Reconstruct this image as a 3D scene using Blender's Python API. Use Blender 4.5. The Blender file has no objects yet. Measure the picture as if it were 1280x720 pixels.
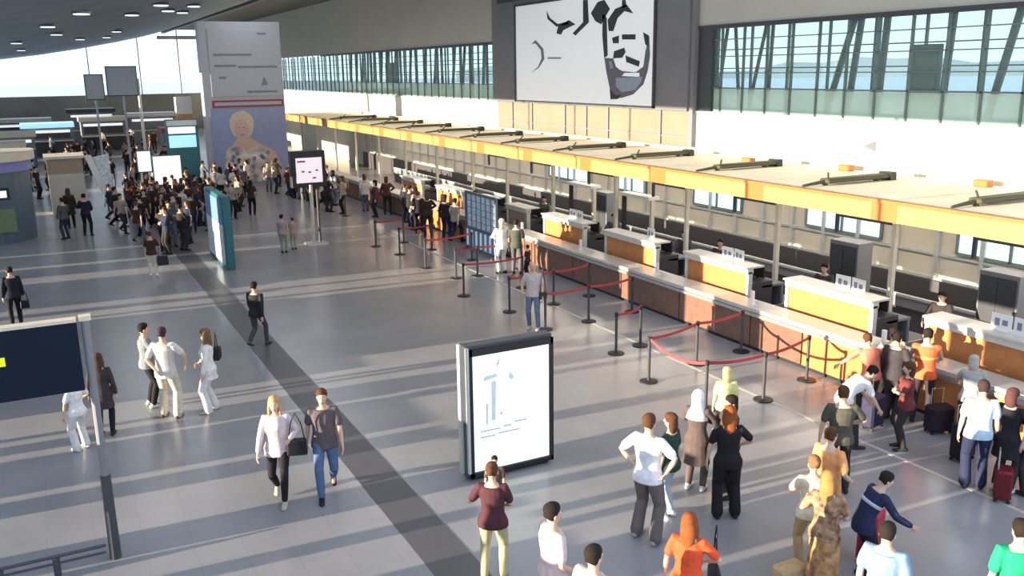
import bpy, bmesh, math, random
from mathutils import Vector, Matrix, Quaternion
random.seed(7)
S = bpy.context.scene
COL = S.collection

# ------------------------------------------------------------------ camera
cam_d = bpy.data.cameras.new('camera'); cam = bpy.data.objects.new('camera', cam_d); COL.objects.link(cam)
cam_d.sensor_width = 36.0; cam_d.lens = 1120.0/1280*36.0; cam_d.clip_end = 2000
R3 = [(0.8865954, -0.12095458, 0.4464511), (-0.46234677, -0.20343258, 0.8630473), (-0.01356682, -0.971589, -0.23628535)]
cam.matrix_world = Matrix(((R3[0][0], -R3[0][1], -R3[0][2], 0.0), (R3[1][0], -R3[1][1], -R3[1][2], 0.0),
                           (R3[2][0], -R3[2][1], -R3[2][2], 6.3), (0, 0, 0, 1)))
S.camera = cam

# ------------------------------------------------------------------ light
SUN_T = 0.128
SUN_STRENGTH = 16.0
WORLD_STRENGTH = 2.0
S.view_settings.view_transform = 'Standard'; S.view_settings.look = 'None'
S.view_settings.gamma = 1.0; S.view_settings.exposure = 0.0; S.view_settings.use_curve_mapping = False
w = bpy.data.worlds.new('sky'); S.world = w; w.use_nodes = True
nt = w.node_tree; nt.nodes.clear()
wo = nt.nodes.new('ShaderNodeOutputWorld'); bg = nt.nodes.new('ShaderNodeBackground')
tc = nt.nodes.new('ShaderNodeTexCoord'); sp = nt.nodes.new('ShaderNodeSeparateXYZ'); cr = nt.nodes.new('ShaderNodeValToRGB')
nt.links.new(tc.outputs['Generated'], sp.inputs[0]); nt.links.new(sp.outputs['Z'], cr.inputs[0])
cr.color_ramp.elements[0].position = 0.0; cr.color_ramp.elements[0].color = (0.88, 0.95, 1.0, 1)
cr.color_ramp.elements[1].position = 0.6; cr.color_ramp.elements[1].color = (0.42, 0.62, 0.95, 1)
nt.links.new(cr.outputs[0], bg.inputs[0]); bg.inputs[1].default_value = WORLD_STRENGTH
nt.links.new(bg.outputs[0], wo.inputs[0])
sd = bpy.data.lights.new('sun', 'SUN'); sun = bpy.data.objects.new('sun', sd); COL.objects.link(sun)
sd.energy = SUN_STRENGTH; sd.color = (1.0, 0.84, 0.62); sd.angle = math.radians(0.35)
sun.rotation_euler = Vector((1.0, -0.06, -SUN_T)).to_track_quat('-Z', 'Y').to_euler(); sun.location = (-40, 20, 12)

# fill: area lights added under the roof to lift the hall's ambient light
for (lx, lz, ly, lw, ll, e) in ((3.0, 8.75, 15, 3.0, 16, 900), (10.5, 10.1, 15, 4.0, 18, 1500), (3.0, 8.75, 42, 3.0, 24, 900), (10.5, 10.1, 42, 4.0, 24, 1500), (16.8, 11.3, 20, 2.5, 28, 700), (6, 9.2, 80, 6, 40, 1500)):
    ad = bpy.data.lights.new('ceiling_fill_light', 'AREA'); ao = bpy.data.objects.new('ceiling_fill_light', ad); COL.objects.link(ao)
    ad.shape = 'RECTANGLE'; ad.size = lw; ad.size_y = ll; ad.energy = e*.36; ad.color = (0.92, 0.95, 1.0); ao.location = (lx, ly, lz)

# ------------------------------------------------------------------ materials
def mat(name, c, rough=0.6, metal=0.0, var=0.06, scale=6.0, emit=None, es=1.0, spec=0.5, coat=0.0):
    m = bpy.data.materials.new(name); m.use_nodes = True; n = m.node_tree.nodes; l = m.node_tree.links
    b = n['Principled BSDF']
    b.inputs['Roughness'].default_value = rough; b.inputs['Metallic'].default_value = metal
    b.inputs['Specular IOR Level'].default_value = spec
    b.inputs['Coat Weight'].default_value = coat
    no = n.new('ShaderNodeTexNoise'); no.inputs['Scale'].default_value = scale; no.inputs['Detail'].default_value = 3
    t = n.new('ShaderNodeTexCoord'); l.new(t.outputs['Object'], no.inputs['Vector'])
    r = n.new('ShaderNodeValToRGB'); r.color_ramp.elements[0].position = .3; r.color_ramp.elements[1].position = .7
    r.color_ramp.elements[0].color = (*[max(0, x*(1-var)) for x in c], 1); r.color_ramp.elements[1].color = (*[min(1, x*(1+var)) for x in c], 1)
    l.new(no.outputs['Fac'], r.inputs[0]); l.new(r.outputs[0], b.inputs['Base Color'])
    if emit:
        b.inputs['Emission Color'].default_value = (*emit, 1); b.inputs['Emission Strength'].default_value = es
    return m

def glass(name, tint, alpha, rough=0.02):
    """thin pane: mostly transparent, partly glossy"""
    m = bpy.data.materials.new(name); m.use_nodes = True; n = m.node_tree.nodes; l = m.node_tree.links; n.clear()
    o = n.new('ShaderNodeOutputMaterial'); mx = n.new('ShaderNodeMixShader'); tr = n.new('ShaderNodeBsdfTransparent')
    gl = n.new('ShaderNodeBsdfPrincipled'); gl.inputs['Base Color'].default_value = (*tint, 1); gl.inputs['Roughness'].default_value = rough
    tr.inputs[0].default_value = (*[0.5+0.5*x for x in tint], 1); mx.inputs[0].default_value = alpha
    l.new(tr.outputs[0], mx.inputs[1]); l.new(gl.outputs[0], mx.inputs[2]); l.new(mx.outputs[0], o.inputs[0])
    return m

MC = {}
def cm(c, rough=0.85, **k):
    if len(c) == 4: k['var'] = c[3]; k['scale'] = 9; c = c[:3]
    key = (tuple(c), rough, tuple(sorted(k.items())))
    if key not in MC: MC[key] = mat('cloth_%d' % len(MC), c, rough, **dict(dict(var=.12, scale=14, spec=.2), **k))
    return MC[key]

def floor_mat():
    m = bpy.data.materials.new('floor_tiles'); m.use_nodes = True; n = m.node_tree.nodes; l = m.node_tree.links
    b = n['Principled BSDF']; t = n.new('ShaderNodeTexCoord'); br = n.new('ShaderNodeTexBrick')
    br.offset = 0; br.inputs['Scale'].default_value = 1.0; br.inputs['Mortar Size'].default_value = 0.004
    br.inputs['Brick Width'].default_value = 0.6; br.inputs['Row Height'].default_value = 0.6
    br.inputs['Color1'].default_value = (0.335, 0.33, 0.345, 1); br.inputs['Color2'].default_value = (0.35, 0.345, 0.355, 1)
    br.inputs['Mortar'].default_value = (0.29, 0.29, 0.30, 1)
    no = n.new('ShaderNodeTexNoise'); no.inputs['Scale'].default_value = .6; no.inputs['Detail'].default_value = 6
    mx = n.new('ShaderNodeMix'); mx.data_type = 'RGBA'; mx.blend_type = 'MULTIPLY'; mx.inputs[0].default_value = .35
    l.new(t.outputs['Object'], br.inputs['Vector']); l.new(t.outputs['Object'], no.inputs['Vector'])
    l.new(br.outputs['Color'], mx.inputs[6]); l.new(no.outputs['Fac'], mx.inputs[7]); l.new(mx.outputs[2], b.inputs['Base Color'])
    b.inputs['Roughness'].default_value = 0.24; b.inputs['Specular IOR Level'].default_value = 0.35
    return m

M = dict(
    floor=floor_mat(), stripe=mat('dark_stripe', (.095, .092, .10), .4, scale=2), tape=mat('tape', (.5, .47, .42), .5),
    white=mat('white_wall', (.80, .79, .77), .7, scale=1), bulk=mat('grey_bulkhead', (.52, .52, .47), .8, scale=.4, var=.04),
    beige=mat('beige_wall', (.58, .53, .45), .8, scale=1), pinkish=mat('pale_panel', (.25, .19, .14), .7, scale=1),
    ceil=mat('blue_ceiling', (.15, .20, .27), .55, scale=.5, var=.15), soffit=mat('dark_soffit', (.16, .16, .155), .8),
    darkfr=mat('dark_frame', (.05, .055, .065), .45), grey=mat('grey_panel', (.20, .20, .225), .6, scale=1),
    steel=mat('brushed_steel', (.62, .62, .60), .32, metal=.75), ledge=mat('pale_steel', (.62, .61, .58), .35, metal=.35),
    alu=mat('aluminium', (.60, .62, .62), .4, metal=.4), black=mat('black', (.015, .015, .018), .5),
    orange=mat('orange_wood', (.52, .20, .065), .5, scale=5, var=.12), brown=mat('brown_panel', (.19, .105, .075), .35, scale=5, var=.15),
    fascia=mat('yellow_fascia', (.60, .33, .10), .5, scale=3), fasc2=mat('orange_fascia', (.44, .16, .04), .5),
    canopy=mat('canopy_top', (.88, .77, .58), .7, scale=1), cream=mat('cream', (.66, .60, .48), .6),
    olive=mat('lamp_olive', (.085, .078, .045), .6), darkbelt=mat('dark_zone', (.06, .055, .06), .6),
    counter=mat('counter_top', (.62, .60, .56), .45), red=mat('belt_red', (.38, .05, .06), .7), navyb=mat('navy_board', (.012, .018, .035), .75, spec=.1),
    yellow=mat('sign_yellow', (.75, .85, .02), .5, emit=(.75, .85, .02), es=.35), bluegrey=mat('bluegrey', (.10, .15, .20), .4),
    purple=mat('purple_lit_rim', (.22, .22, .55), .4), green=mat('green_panel', (.16, .22, .12), .5),
    screen=mat('screen_white', (.8, .8, .8), .3, emit=(.9, .95, 1), es=.8), screenb=mat('screen_cyan', (.3, .7, .8), .3, emit=(.45, .8, .95), es=.8),
    screenp=mat('screen_pink', (.8, .7, .75), .3, emit=(.9, .78, .85), es=.65), screeng=mat('screen_dim', (.3, .35, .4), .3, emit=(.3, .36, .42), es=.5),
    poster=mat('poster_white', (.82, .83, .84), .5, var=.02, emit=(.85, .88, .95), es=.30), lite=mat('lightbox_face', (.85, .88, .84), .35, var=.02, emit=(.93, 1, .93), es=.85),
    ink=mat('ink', (.02, .035, .035), .5), beard=mat('ink_grey', (.14, .13, .17), .5), sheen=mat('ink_blue', (.30, .36, .48), .5),
    faint=mat('faint_print', (.45, .52, .56), .5, emit=(.45, .52, .56), es=.5), violet=mat('violet_ad', (.27, .32, .52), .55, var=.05),
    adtop=mat('pale_ad', (.42, .44, .50), .5, var=.03), adtext=mat('grey_print', (.20, .21, .27), .5), redband=mat('red_band', (.30, .05, .08), .5),
    blond=mat('blond_print', (.62, .52, .40), .6), skinp=mat('skin_print', (.60, .42, .34), .6), floral=mat('floral_print', (.55, .50, .47), .6, var=.55, scale=2.2),
    teal=mat('teal', (.02, .14, .17), .4), adblue=mat('blue_ad', (.13, .25, .42), .4), adpale=mat('pale_blue_ad', (.62, .70, .74), .4, var=.3, scale=8),
    lamp=mat('spot_glow', (.9, .9, 1), .4, emit=(.85, .92, 1), es=1.1), tan=mat('tan', (.36, .27, .20), .6),
    board=mat('board_grey', (.36, .40, .46), .6), farwall=mat('far_wall', (.34, .33, .30), .8, scale=.3, var=.2), glow=mat('lit_window', (.7, .85, 1), .3, emit=(.50, .74, 1), es=.9),
    gal=mat('gallery_glass', (.34, .44, .39), .4), galfloor=mat('gallery_floor', (.40, .42, .42), .6), hills=mat('hills', (.33, .35, .36), .9, scale=.02, var=.2),
    apron=mat('apron', (.60, .62, .62), .9, scale=.05), door=mat('door_grey', (.115, .13, .145), .5), dgreen=mat('dark_green', (.05, .10, .095), .5),
    pane=glass('clear_pane', (.75, .93, .90), .10), paneg=glass('green_pane', (.64, .82, .73), .62), skyp=glass('end_pane', (.9, .97, 1), .06),
    mull=mat('mullion', (.16, .21, .20), .5), backg=glass('back_pane', (.86, .93, .95), .12),
)

# ------------------------------------------------------------------ mesh builder
class MB:
    def __init__(s): s.v = []; s.f = []; s.m = []; s.mi = 0
    def add(s, vs, fs):
        o = len(s.v); s.v += [tuple(x) for x in vs]; s.f += [tuple(i+o for i in f) for f in fs]; s.m += [s.mi]*len(fs); return s
    def box(s, x0, y0, z0, x1, y1, z1):
        v = [(x0, y0, z0), (x1, y0, z0), (x1, y1, z0), (x0, y1, z0), (x0, y0, z1), (x1, y0, z1), (x1, y1, z1), (x0, y1, z1)]
        return s.add(v, [(0, 3, 2, 1), (4, 5, 6, 7), (0, 1, 5, 4), (1, 2, 6, 5), (2, 3, 7, 6), (3, 0, 4, 7)])
    def prism(s, poly, axis, a, b):
        """polygon extruded along axis between a and b; poly in the two other coordinates"""
        def p(q, t): return {'x': (t, q[0], q[1]), 'y': (q[0], t, q[1]), 'z': (q[0], q[1], t)}[axis]
        n = len(poly); v = [p(q, a) for q in poly]+[p(q, b) for q in poly]
        return s.add(v, [tuple(range(n))[::-1], tuple(range(n, 2*n))]+[(i, (i+1) % n, n+(i+1) % n, n+i) for i in range(n)])
    def tube(s, pts, radii, n=8, hint=None, cap=True):
        pts = [Vector(p) for p in pts]
        rr = [(r, r) if isinstance(r, (int, float)) else r for r in radii]
        if len(rr) == 1: rr = rr*len(pts)
        tang = []
        for i in range(len(pts)):
            a = pts[max(0, i-1)]; b = pts[min(len(pts)-1, i+1)]; d = (b-a); tang.append(d.normalized() if d.length > 1e-9 else Vector((0, 0, 1)))
        h = Vector(hint) if hint else (Vector((1, 0, 0)) if abs(tang[0].x) < .8 else Vector((0, 1, 0)))
        rings = []
        for i, p in enumerate(pts):
            t = tang[i]; u = h-t*h.dot(t)
            if u.length < 1e-5: u = t.orthogonal()
            u.normalize(); w_ = t.cross(u); h = u; rings.append((p, u, w_, rr[i][0], rr[i][1], t))
        if cap:
            p, u, w_, a, b, t = rings[0]; k = min(a, b)
            rings.insert(0, (p-t*k*.75, u, w_, a*.62, b*.62, t))
            p, u, w_, a, b, t = rings[-1]; k = min(a, b)
            rings.append((p+t*k*.75, u, w_, a*.62, b*.62, t))
        v = []; f = []
        for (p, u, w_, a, b, t) in rings:
            for k in range(n):
                an = 2*math.pi*k/n; v.append(p+u*(a*math.cos(an))+w_*(b*math.sin(an)))
        for i in range(len(rings)-1):
            for k in range(n):
                f.append((i*n+k, i*n+(k+1) % n, (i+1)*n+(k+1) % n, (i+1)*n+k))
        e0 = rings[0]; e1 = rings[-1]
        v.append(e0[0]-e0[5]*(min(e0[3], e0[4])*.3 if cap else 0)); v.append(e1[0]+e1[5]*(min(e1[3], e1[4])*.3 if cap else 0))
        L = (len(rings)-1)*n
        for k in range(n):
            f.append((len(v)-2, (k+1) % n, k)); f.append((len(v)-1, L+k, L+(k+1) % n))
        return s.add(v, f)
    def cyl(s, p0, p1, r, n=12): return s.tube([p0, p1], [r, r], n=n, cap=False)
    def ell(s, c, r, n=12, m=8, rot=None):
        v = []; f = []
        for i in range(1, m):
            th = math.pi*i/m
            for k in range(n):
                ph = 2*math.pi*k/n; q = Vector((r[0]*math.sin(th)*math.cos(ph), r[1]*math.sin(th)*math.sin(ph), r[2]*math.cos(th)))
                if rot: q = rot @ q
                v.append(Vector(c)+q)
        for i in range(m-2):
            for k in range(n): f.append((i*n+k, (i+1)*n+k, (i+1)*n+(k+1) % n, i*n+(k+1) % n))
        t = Vector((0, 0, r[2])); t = rot @ t if rot else t
        v.append(Vector(c)+t); v.append(Vector(c)-t)
        for k in range(n):
            f.append((len(v)-2, k, (k+1) % n)); f.append((len(v)-1, (m-2)*n+(k+1) % n, (m-2)*n+k))
        return s.add(v, f)
    def mesh(s, name, smooth=False):
        me = bpy.data.meshes.new(name); me.from_pydata(s.v, [], s.f); me.update()
        if any(s.m): me.polygons.foreach_set('material_index', s.m)
        if smooth: me.polygons.foreach_set('use_smooth', [True]*len(me.polygons))
        return me
    def build(s, name, m, parent=None, bevel=0, smooth=False):
        me = s.mesh(name, smooth)
        bm = bmesh.new(); bm.from_mesh(me); bmesh.ops.recalc_face_normals(bm, faces=bm.faces)
        if bevel: bmesh.ops.bevel(bm, geom=[e for e in bm.edges if e.calc_length() > bevel*2.5], offset=bevel, segments=1, affect='EDGES')
        bm.to_mesh(me); bm.free()
        for q in (m if isinstance(m, (list, tuple)) else [m]): me.materials.append(q)
        o = bpy.data.objects.new(name, me); COL.objects.link(o)
        if parent: o.parent = parent
        return o

def tag(o, label, cat, group=None, kind=None):
    if label: o['label'] = label
    if cat: o['category'] = cat
    if group: o['group'] = group
    if kind: o['kind'] = kind
    return o
def thing(name, label, cat, loc=(0, 0, 0), rz=0, group=None):
    o = bpy.data.objects.new(name, None); COL.objects.link(o); o.empty_display_size = .2
    o.location = loc; o.rotation_euler = (0, 0, rz); return tag(o, label, cat, group)
def struct(name, mb, m, parent=None, label=None, **k):
    o = mb.build(name, m, parent, **k)
    if not parent: o['kind'] = 'structure'
    if label: o['label'] = label; 
    return o
def dup(root, loc, rz=None, label=None, group=None):
    r = root.copy(); COL.objects.link(r); r.location = loc
    if rz is not None: r.rotation_euler = (0, 0, rz)
    if label: r['label'] = label
    if group: r['group'] = group
    for ch in list(root.children):
        c = ch.copy(); COL.objects.link(c); c.parent = r
        for g in ch.children:
            d = g.copy(); COL.objects.link(d); d.parent = c
    return r

# ================================================================== STRUCTURE
XW = 19.9; YE = 115.0; XL = -5.0
struct('floor', MB().box(XL-3, 1.5, -.25, 24.3, YE+2, 0), M['floor'])
struct('trim_1', MB().box(3.81, 1.5, 0, 4.46, 56, .004), M['stripe'], label='dark inlaid stripe running along the grey floor')
struct('trim_2', MB().box(11.88, 5, 0, 11.96, 34, .004), M['tape'], label='pale waiting line taped on the floor')
# lower right wall (below the upper windows) with trims
struct('wall_right', MB().box(XW, 1.5, 0, XW+.25, 24.8, 4.80).box(XW, 39.7, 0, XW+.25, YE, 4.80).box(XW, 24.8, 0, XW+.25, 39.7, 3.56), M['white'])
struct('wall_right_panel', MB().box(XW, 24.8, 3.56, XW+.2, 39.7, 4.86), M['pinkish'])
t = MB()
for y in (26.6, 30.0, 31.6, 33.3, 36.2, 38.1): t.box(XW-.06, y-.05, 3.56, XW, y+.05, 4.86)
t.box(XW-.05, 24.9, 3.93, XW, 39.6, 3.97)
struct('trim_3', t, M['grey'], label='thin grey frame lines on the wall under the big poster')
struct('trim_4', MB().box(XW-.18, 24.62, 3.56, XW+.1, 24.82, 11.4), M['grey'])
# beige wall skin under the canopy, with bands, ribs and lit strip windows
struct('wall_right_lower', MB().box(XW-.12, 1.5, 0, XW, YE, 3.40), M['beige'])
t = MB(); k = 0
y = 6.0
while y < 60:
    t.box(XW-.22, y-.06, 0, XW-.12, y+.06, 3.4); y += 1.25
t.box(XW-.2, 1.5, 1.60, XW-.12, 60, 1.66).box(XW-.2, 1.5, .98, XW-.12, 60, 1.04)
struct('trim_5', t, M['alu'], label='ribs and rails of the beige wall below the canopy')
wn = 1
for (a, b) in ((16.5, 19.2), (11.4, 14.2), (6.2, 9.3), (22.0, 24.4), (27.2, 29.0), (31.2, 34.4)):
    o = MB().box(XW-.16, a, 1.78, XW-.122, b, 2.7).build('window_%d' % wn, M['glow']); o['kind'] = 'structure'
    f = MB()
    for yy in (a, (a+b)/2, b): f.box(XW-.2, yy-.035, 1.74, XW-.12, yy+.035, 2.74)
    f.box(XW-.2, a, 1.70, XW-.12, b, 1.78)
    f.build('window_frame', M['mull'], o); wn += 1
# dark wall band where the desks' back belt stands
struct('wall_right_base', MB().box(XW-.30, 1.5, 0, XW-.2, 60, .98), M['darkbelt'])
# bulkhead above the windows
struct('wall_right_bulkhead', MB().box(XW, 1.5, 7.62, XW+.3, 24.8, 11.4).box(XW, 39.7, 7.62, XW+.3, YE, 11.4), M['bulk'])
struct('trim_6', MB().box(XW-.05, 1.5, 7.52, XW+.3, 24.7, 7.64).box(XW-.05, 39.7, 7.52, XW+.3, 70, 7.64), M['darkfr'])
struct('trim_7', MB().box(XW-.04, 1.5, 4.78, XW+.3, 24.7, 4.87).box(XW-.04, 39.7, 4.78, XW+.3, YE, 4.87), M['alu'])

def upper_window(n, y0, y1, pitch, rail):
    f = MB(); ys = []
    y = y0
    while y <= y1+.01: ys.append(y); y += pitch
    for y in ys: f.box(XW+.05, y-.028, 4.87, XW+.13, y+.028, 7.52)
    f.box(XW+.05, y0, 5.61, XW+.13, y1, 5.66)
    f.box(XW+.05, y0, 6.62, XW+.08, y1, 6.65); f.box(XW+.05, y0, 7.15, XW+.08, y1, 7.18); f.box(XW+.05, y0, 6.1, XW+.10, y1, 6.13)
    o = f.build('window_%d' % n, M['mull']); o['kind'] = 'structure'
    MB().box(XW+.10, y0, 5.67, XW+.115, y1, 7.5).build('window_pane', M['pane'], o)
    MB().box(XW+.10, y0, 4.87, XW+.115, y1, 5.60).build('lower_pane', M['paneg'], o)
    return o
upper_window(wn, 1.7, 24.5, 1.04, 1); wn += 1
upper_window(wn, 39.9, YE-.5, 1.04, 1); wn += 1
struct('trim_8', MB().box(XW-.02, 23.9, 4.87, XW+.2, 24.6, 7.6), M['darkfr'])
# gallery behind the windows
struct('floor_gallery', MB().box(XW+.3, 1.5, 4.45, 24.3, YE, 4.75), M['galfloor'])
struct('ceiling_gallery', MB().box(XW+.3, 1.5, 7.9, 24.6, YE, 8.1), M['darkfr'])
f = MB(); y = 2.0
while y < YE: f.box(24.05, y-.03, 4.75, 24.15, y+.03, 7.9); y += 1.9
for z in (5.5, 6.25, 6.95): f.box(24.05, 1.5, z-.02, 24.12, YE, z+.02)
o = f.build('window_%d' % wn, M['dgreen']); o['kind'] = 'structure'; wn += 1
MB().box(24.1, 1.5, 4.75, 24.12, YE, 7.9).build('window_pane', M['backg'], o)
def lean_post(y, dy, r=.09):
    o = MB().tube([(23.6, y, 4.75), (23.6, y+dy, 7.9)], [r, r], n=6, cap=False).build('gallery_post', M['darkfr'])
    return o
gp = 'leaning dark gallery posts behind the upper windows'
for i, (y, dy, l) in enumerate([(16.5, -.7, 'rightmost'), (18.0, -.15, 'second'), (20.3, -.15, 'straight'), (21.5, -.35, 'paired'), (22.4, -1.0, 'slanted')]):
    tag(lean_post(y, dy, .11), ['thick dark leaning gallery post nearest the right edge, behind upper windows', 'dark gallery post just right of the grey gallery door', 'dark straight gallery post left of the grey gallery door', 'dark leaning gallery post, right one of a close pair behind glass', 'strongly slanted dark gallery post, left one of a close pair behind glass'][i], 'post', gp)
for y, dy in ((25.2, -.1), (26.2, -.8), (26.7, .4), (28.0, -.5), (29.0, 0), (29.8, -.3)):
    tag(lean_post(y, dy, .07), 'thin dark gallery post in the tangle beside the big portrait poster', 'post', 'thin gallery posts right of the poster')
y = 46.0; i = 0
while y < 76:
    tag(lean_post(y, random.choice((-.6, -.3, .1)), .10), 'distant dark gallery post behind windows left of the poster', 'post', 'distant gallery posts left of the poster'); y += 1.5; i += 1
d = thing('gallery_door', 'tall dark grey door slab standing in the gallery behind upper windows', 'door', (23.3, 18.45, 4.75))
MB().box(-.06, -.45, 0, .06, .45, 2.05).build('door_leaf', M['door'], d); MB().box(-.08, -.52, 0, .08, -.45, 2.1).box(-.08, .45, 0, .08, .52, 2.1).box(-.08, -.52, 2.05, .08, .52, 2.12).build('door_frame', M['dgreen'], d)
d = thing('gallery_door', 'distant dark green door box in the gallery left of the poster', 'door', (22.3, 61.0, 4.75))
MB().box(-.06, -.9, 0, .06, .9, 2.05).build('door_leaf', M['door'], d); MB().box(-.08, -1.0, 0, .08, -.9, 2.15).box(-.08, .9, 0, .08, 1.0, 2.15).box(-.08, -1, 2.05, .08, 1, 2.15).build('door_frame', M['dgreen'], d)
# outside
struct('ground_outside', MB().box(26, -200, -1.2, 900, 900, -1.0).box(-700, YE+3, -1.2, 26, 900, -1.0), M['apron'])
hb = MB(); pts = []
random.seed(3)
for i in range(41):
    a = .42+i*.035; pts.append((math.sin(a), math.cos(a), 5+5*random.random()+3*math.sin(i*.6)))
for i in range(40):
    x0, y0, h0 = pts[i]; x1, y1, h1 = pts[i+1]; r0 = 620; r1 = 760
    hb.add([(x0*r0, y0*r0, -1), (x1*r0, y1*r0, -1), (x1*r0*1.05, y1*r0*1.05, h1), (x0*r0*1.05, y0*r0*1.05, h0), (x1*r1, y1*r1, -1), (x0*r1, y0*r1, -1)],
           [(0, 1, 2, 3), (3, 2, 4, 5)])
struct('hills_outside', hb, M['hills'])

# ceiling: curved dark slab, soffit strip and edge beam
prof = [(-5.2, 8.12), (-2.9, 8.15), (1, 8.62), (5, 9.25), (9, 10.0), (12, 10.65), (14.2, 11.25)]
struct('ceiling', MB().prism(prof+[(14.2, 11.7), (9, 10.5), (1, 9.1), (-5.2, 8.6)], 'y', 4.0, YE), M['ceil'])
struct('ceiling_soffit', MB().box(14.2, 4.0, 11.4, XW+.3, YE, 11.7), M['soffit'])
struct('trim_9', MB().box(13.95, 4.0, 11.0, 14.3, YE, 11.45), M['darkfr'], label='dark edge beam of the curved ceiling')
# end wall and glazing above it
struct('wall_far', MB().box(XL, YE, 0, XW+.3, YE+.4, 4.15), M['farwall'])
f = MB()
for x in (-4.9, 5.8, 11.2, 15.6, 19.6): f.box(x-.07, YE, 4.15, x+.07, YE+.15, 11.4)
f.box(13.4, YE-.1, 10.35, 20, YE+.2, 10.75)
o = f.build('window_%d' % wn, M['alu']); o['kind'] = 'structure'; wn += 1
MB().box(XL, YE+.05, 4.15, XW, YE+.07, 11.3).build('window_pane', M['skyp'], o)

# left facade, unseen: tiers and openings shaped so the low sun draws the floor bands
def facade(z0, z1, openings, y0=-6, y1=YE):
    mb = MB(); y = y0
    for a, b in sorted(openings):
        a += .3; b += .3      # the rays drift a little towards the viewer on their way in
        if a > y: mb.box(XL-.1, y, z0, XL+.1, a, z1)
        y = b
    if y < y1: mb.box(XL-.1, y, z0, XL+.1, y1, z1)
    return mb
low = [(4.8, 5.2), (7.3, 7.5), (8.5, 8.7), (9.35, 9.5), (10.2, 11.1), (11.4, 12.1), (12.8, 14.05), (14.6, 14.82), (16.3, 16.6), (17.0, 17.25), (17.4, 18.5),
       (25.6, 26.6), (27.0, 27.6), (31.1, 32.1), (33.6, 34.0), (36.2, 36.5), (41, 41.8), (47, 48), (55, 57), (65, 66.5), (78, 80)]
mid = [(3.0, 8.1), (8.4, 11.2), (11.45, 15.5), (17.1, 18.2), (20.7, 21.1), (25.2, 27.8), (31, 32.3), (33.5, 36.5), (40, 44), (46, 52), (55, 60), (65, 72), (78, 90)]
mid2 = [(3.0, 8.0), (8.3, 9.2), (10.75, 11.2), (11.45, 15.9), (16.9, 18.6), (20.6, 21.2), (25.2, 27.8), (31, 32.3), (33.5, 38.5), (40, 44), (46, 52), (55, 60), (65, 72), (78, 90)]
top = [(i*3.9+3.1, i*3.9+6.2) for i in range(0, 28)]
low2 = [(3.6, 3.75), (4.8, 5.1), (6.2, 6.35), (7.3, 7.45), (8.5, 8.68), (9.35, 9.5), (9.75, 10.3), (10.5, 10.7), (10.92, 11.5), (11.78, 12.0), (12.6, 13.9), (14.3, 16.2), (16.45, 16.85), (17.05, 19.3),
        (25.4, 26.8), (27.0, 27.8), (31.0, 32.1), (33.6, 34.3), (36.2, 37.0), (41, 42.4), (47, 49), (55, 57), (65, 67), (78, 81)]
struct('wall_left', facade(0, 1.38, low), M['farwall'])
struct('wall_left_sun_tier', facade(1.38, 2.3, low2), M['farwall'])
struct('wall_left_middle', facade(2.3, 3.45, mid), M['farwall'])
struct('wall_left_shade_tier', facade(3.45, 4.25, mid2), M['farwall'])
struct('wall_left_shade_band', facade(4.25, 5.7, []), M['farwall'])  # solid band added to keep the sun off the wall under the canopy
f = MB()
for i in range(29): f.box(XL-.1, -2+i*4.0, 5.7, XL+.05, -1.92+i*4.0, 8.2)
o = f.build('window_%d' % wn, M['alu']); o['kind'] = 'structure'; wn += 1
MB().box(XL-.02, -6, 5.7, XL, YE, 8.15).build('window_pane', M['skyp'], o)

# ================================================================== BILLBOARD ON THE WALL
bb = thing('portrait_billboard', 'huge grey billboard frame with black and white bearded face poster', 'billboard', (0, 0, 0))
MB().box(XW-.25, 24.85, 4.86, XW+.3, 39.7, 11.4).build('backing_panel', M['grey'], bb)
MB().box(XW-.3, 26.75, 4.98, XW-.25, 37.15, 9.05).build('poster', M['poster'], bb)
fr = MB()
fr.box(XW-.33, 26.65, 4.9, XW-.25, 26.75, 9.15).box(XW-.33, 37.15, 4.9, XW-.25, 37.3, 9.15).box(XW-.33, 26.65, 4.9, XW-.25, 37.3, 4.98).box(XW-.33, 26.65, 9.05, XW-.25, 37.3, 9.16)
fr.build('poster_frame', M['darkfr'], bb)
MB().box(XW-.32, 24.85, 9.3, XW-.25, 39.0, 9.95).build('header_strip', M['darkfr'], bb)
A_ink = [[(30.86, 8.41), (30.39, 8.79), (29.93, 8.84), (29.54, 8.49), (30.14, 7.96), (30.54, 8.1)], [(29.68, 8.09), (29.17, 8.47), (28.45, 8.58), (28.02, 8.24), (28.58, 8.35), (29.01, 8.14), (29.3, 7.67), (29.6, 7.69)], [(31.44, 8.94), (31.11, 8.92), (31.02, 8.08), (32.01, 7.62), (32.22, 7.71), (31.43, 8.1)], [(34.35, 8.7), (34.07, 8.41), (33.42, 8.13), (32.53, 8.2), (32.57, 8.07), (33.52, 8.03), (34.26, 8.38)], [(33.52, 7.76), (33.39, 8.02), (32.53, 8.24), (32.02, 8.05), (32.97, 7.87), (33.15, 7.7)], [(28.74, 8.75), (28.52, 8.74), (28.45, 8.5), (28.73, 8.44)], [(28.71, 7.53), (27.85, 7.5), (27.85, 7.32), (28.7, 7.35)], [(29.37, 7.43), (28.92, 7.5), (28.92, 7.22), (29.29, 7.23)], [(29.21, 6.94), (28.55, 7.05), (28.47, 6.89), (28.68, 6.69), (29.28, 6.68)], [(28.47, 6.77), (27.55, 6.55), (27.61, 6.36), (28.39, 6.53)], [(27.38, 7.55), (27.04, 7.43), (27.05, 7.05), (27.23, 7.13)], [(30.03, 8.36), (29.76, 8.18), (29.66, 6.79), (29.89, 6.71), (30.03, 7.54)], [(29.48, 5.55), (29.09, 5.31), (28.65, 5.35), (28.94, 5.18), (29.42, 5.16)]]
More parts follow.
